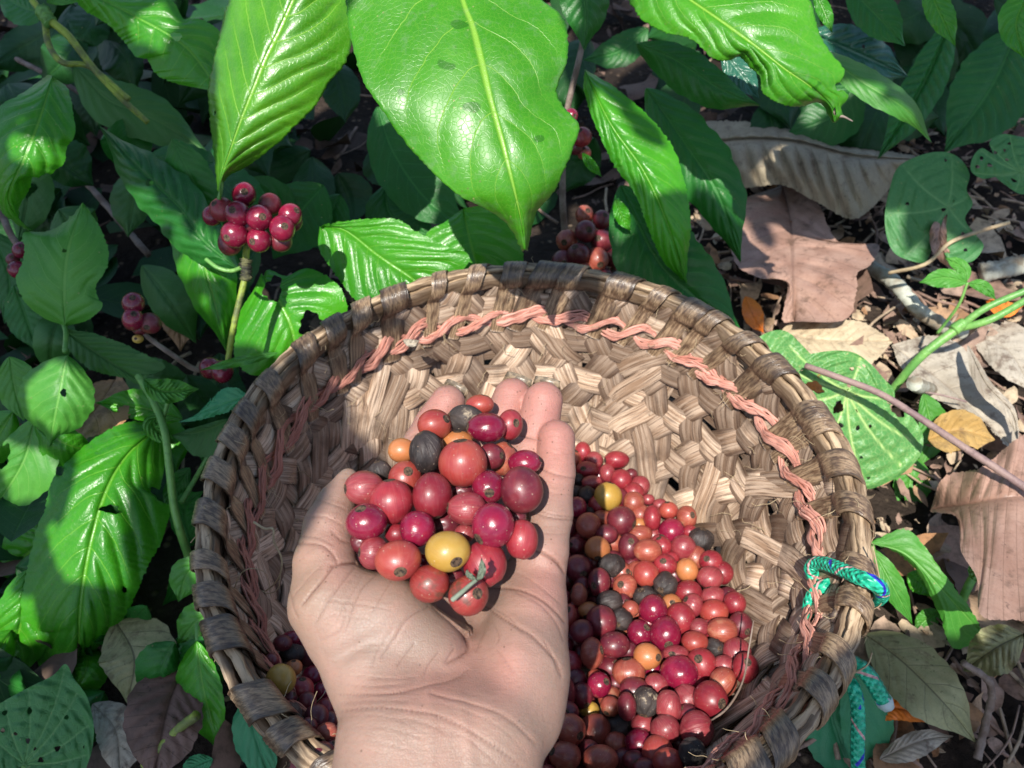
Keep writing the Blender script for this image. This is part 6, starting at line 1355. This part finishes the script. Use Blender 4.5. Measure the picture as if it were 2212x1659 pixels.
# ---------------------------------------------------------------- added leaf blockers overhead, out of view, fitted to cast the dappled shade
BLOCK_LEAVES = [(-0.247,-0.082,0.115,0.39), (0.176,-0.203,0.115,2.99), (0.114,-0.635,0.090,0.49), (-0.228,-0.238,0.115,0.66), (-0.534,-0.520,0.115,0.57), (0.146,-0.740,0.115,2.63), (-0.410,-0.320,0.115,0.33), (-0.538,-0.275,0.115,1.22), (-0.336,-0.021,0.115,0.33), (0.263,-0.670,0.115,2.50), (-0.367,-0.452,0.090,0.92), (-0.682,-0.469,0.115,1.50), (-0.443,-0.622,0.115,1.10), (-0.554,-0.429,0.115,0.27), (-0.499,-0.150,0.115,0.23), (-0.026,-0.465,0.070,2.54), (-0.419,-0.428,0.070,0.24), (-0.904,-0.590,0.115,1.41), (-0.748,-0.567,0.115,2.86), (-0.314,-0.255,0.070,1.08), (0.270,-0.849,0.115,2.60), (0.282,-1.142,0.115,2.11), (0.229,-0.242,0.090,2.40), (-0.275,-0.150,0.050,0.74), (-0.001,-0.712,0.090,1.83), (0.046,-0.615,0.050,2.99), (-0.788,-0.749,0.115,2.08), (-0.461,-0.282,0.115,1.57), (-0.742,-0.384,0.115,1.17), (0.180,-1.133,0.115,1.23), (0.288,-1.234,0.115,2.52), (-0.679,-0.619,0.115,0.22), (-0.888,-0.875,0.115,0.26), (-0.136,-0.145,0.036,0.84), (-0.109,-0.573,0.036,0.94), (0.321,-0.999,0.115,1.69), (-0.240,-0.955,0.115,1.30), (-0.583,-0.265,0.090,0.81), (-0.187,-0.626,0.090,2.89), (0.268,-0.737,0.115,2.24), (0.137,-0.888,0.115,1.88), (0.108,-0.147,0.090,1.24), (-0.703,-0.803,0.115,1.67), (-0.149,-0.821,0.090,1.77), (-0.358,-0.143,0.025,1.06), (-0.219,-0.292,0.025,1.08), (-0.307,-0.211,0.036,1.60), (-0.010,-0.485,0.070,2.84), (-0.483,-0.548,0.090,2.19), (-0.881,-0.695,0.115,0.84), (0.220,-0.913,0.115,1.69), (-0.409,-0.099,0.050,0.82), (0.064,-1.199,0.090,1.33), (-0.221,-0.344,0.025,0.86), (0.146,-1.249,0.115,2.86), (-0.410,-0.218,0.025,0.18), (-0.163,-0.523,0.050,2.71), (-0.350,-0.085,0.025,2.61), (-0.055,-0.694,0.115,1.75), (-0.816,-0.491,0.115,0.16), (-0.290,-0.384,0.025,2.66), (0.010,-0.149,0.025,0.92), (-1.004,-0.695,0.115,0.93), (-0.394,-0.161,0.036,2.80), (-0.212,-0.320,0.018,2.12), (-0.186,-0.728,0.050,1.19), (0.175,-0.230,0.070,2.94), (-1.099,-0.846,0.115,2.45), (-0.350,-0.257,0.025,1.12), (-0.327,-0.339,0.018,1.46), (-0.014,-0.515,0.025,0.26), (-0.365,-0.192,0.025,1.15), (0.105,-0.238,0.025,2.57), (-0.220,-0.479,0.025,1.97), (-0.439,-0.187,0.050,1.15), (-0.080,-0.409,0.018,1.76), (0.154,-0.580,0.025,1.12), (-0.521,-0.357,0.090,2.65), (0.142,-1.013,0.115,0.56), (-0.362,-0.538,0.090,1.19), (0.347,-1.119,0.115,1.74), (0.004,-0.460,0.050,1.71), (0.082,-0.596,0.013,2.44), (-0.317,-0.447,0.018,1.35), (-0.357,-0.394,0.025,0.11), (-0.118,-0.551,0.013,1.34), (-0.417,-0.406,0.025,2.66), (-0.343,-0.346,0.018,3.06), (0.143,-0.582,0.025,1.54), (-0.423,-0.243,0.036,2.45), (-0.360,-0.129,0.018,2.69), (-0.084,-0.466,0.018,1.11), (-0.017,-0.418,0.013,0.39), (-0.493,-0.630,0.050,1.26), (-0.178,-0.565,0.036,1.45), (-0.086,-0.406,0.018,1.77), (0.247,-0.597,0.018,0.57), (0.182,-0.586,0.025,0.16), (-0.076,-0.587,0.025,3.01), (0.241,-0.597,0.018,2.73), (-0.238,-1.053,0.090,0.85), (-0.304,-0.367,0.018,0.63), (0.200,-0.652,0.090,0.36), (0.028,-0.580,0.025,1.10), (-0.379,-0.361,0.025,2.48), (-0.456,-0.495,0.036,3.09), (0.144,-1.090,0.115,0.30), (-0.314,-0.059,0.025,0.46), (-0.030,-0.802,0.050,0.76), (-1.142,-0.758,0.115,1.03), (0.003,-0.624,0.050,0.28), (-0.070,-0.530,0.013,0.12), (-0.217,-0.784,0.050,1.35), (-0.382,-0.214,0.018,0.89), (-0.100,-0.507,0.018,0.52), (-0.347,-0.382,0.013,1.00), (0.100,-0.597,0.013,0.89), (0.046,-0.643,0.025,2.48), (-0.284,-0.178,0.050,1.81), (-0.624,-0.509,0.036,2.93), (-0.542,-0.755,0.070,0.43), (-0.810,-0.645,0.115,0.57), (-0.148,-0.744,0.025,0.35), (0.214,-1.137,0.115,1.29), (-0.176,-0.171,0.036,0.42), (-0.077,-0.538,0.018,0.32), (-0.368,-0.142,0.036,0.27), (0.115,-0.591,0.013,0.22), (0.035,-0.480,0.036,1.98), (-0.198,-0.351,0.013,2.45), (-0.315,-0.537,0.025,0.67), (-0.513,-0.575,0.025,2.30), (-0.795,-0.878,0.115,0.60), (0.030,-0.795,0.050,0.18), (-0.114,-0.234,0.013,1.63), (-0.315,-0.426,0.025,1.42), (0.086,-0.597,0.013,0.24), (-0.124,-0.558,0.013,1.34), (0.018,-0.413,0.018,0.36), (-0.090,-0.498,0.018,0.11), (-0.407,-0.241,0.018,1.07), (0.042,-0.693,0.050,0.39), (0.064,-0.180,0.013,2.98), (0.038,-0.514,0.018,0.86), (-0.972,-0.769,0.115,1.73), (-0.124,-0.601,0.025,0.44), (-0.240,-0.853,0.036,1.26), (-0.390,-0.084,0.025,0.34), (-0.225,-0.502,0.025,1.89), (-0.435,-0.370,0.018,3.07), (-0.155,-0.597,0.018,2.62), (-0.158,-0.669,0.090,2.45), (0.161,-0.565,0.018,1.54), (-0.062,-0.484,0.018,1.08), (0.008,-0.155,0.025,1.46), (-0.020,-0.522,0.018,0.46), (-0.230,-0.340,0.025,2.89)]
_S = np.array(SUNV); _A = np.cross(_S, [0, 0, 1.]); _A /= np.linalg.norm(_A); _B = np.cross(_S, _A)
if _A[0] < 0: _A = -_A
def shade_blockers():
    nb = max(1, len(BLOCK_LEAVES) // 32 + 1); order = sorted(BLOCK_LEAVES, key=lambda c: math.atan2(c[1] - .45, c[0])); k = 0
    names = ['added unseen overhead leaf blocker casting dappled shade, ' + w for w in ('leftmost', 'second from left', 'third from left', 'left of centre', 'right of centre', 'third from right', 'second from right', 'rightmost', 'topmost')]
    for bi in range(nb):
        grp = order[bi * 32:(bi + 1) * 32]
        if not grp: continue
        cen = np.mean([c[:2] for c in grp], 0); base = _A * cen[0] + _B * cen[1] + _S * .98
        t = thing('overhead_blocker', base, names[bi % len(names)], 'branch')
        sm = MB()
        for (a, b, L, th) in grp:
            s_ = rnd.uniform(.74, .92)
            c = _A * a + _B * b + _S * (s_ - 0); n, m = 15, 7; vs, uv = [], []
            X_ = _A * math.cos(th) + _B * math.sin(th); Y_ = -_A * math.sin(th) + _B * math.cos(th)
            tl, ty = rnd.uniform(-.25, .25), rnd.uniform(-.2, .2)
            for i in range(n):
                u = i / (n - 1); w = L * .42 * math.sin(PI * u ** .95) ** .62
                for j in range(m):
                    v = (j / (m - 1) - .5) * 2; x = (u - .5) * 2.1 * L
                    vs.append(c + X_ * x + Y_ * (v * w) + _S * (tl * x + ty * v * w - .9 * x * x * 1.2 - abs(v) * w * .15)); uv.append((u, (v + 1) / 2))
            fs = [(i * m + j, (i + 1) * m + j, (i + 1) * m + j + 1, i * m + j + 1) for i in range(n - 1) for j in range(m - 1)]
            mobj('leaf', np.array(vs), fs, M['coffee_dark'], t, True, np.array(uv))
            st = c - X_ * 1.04 * L; mid_ = (st + base) / 2 + nrg.normal(size=3) * .01 + _S * .03
        # one stem per blocker group
            k += 1
        v, f, u = tube(cr(np.array([base - _S * .02, base + _S * .15 + _A * .02, base + _S * .4]), 14), [.003] * 14, 7)
        mobj('stem', v, f, M['stem_brown'], t, True, u, {'tone': np.zeros(len(v))})
shade_blockers()
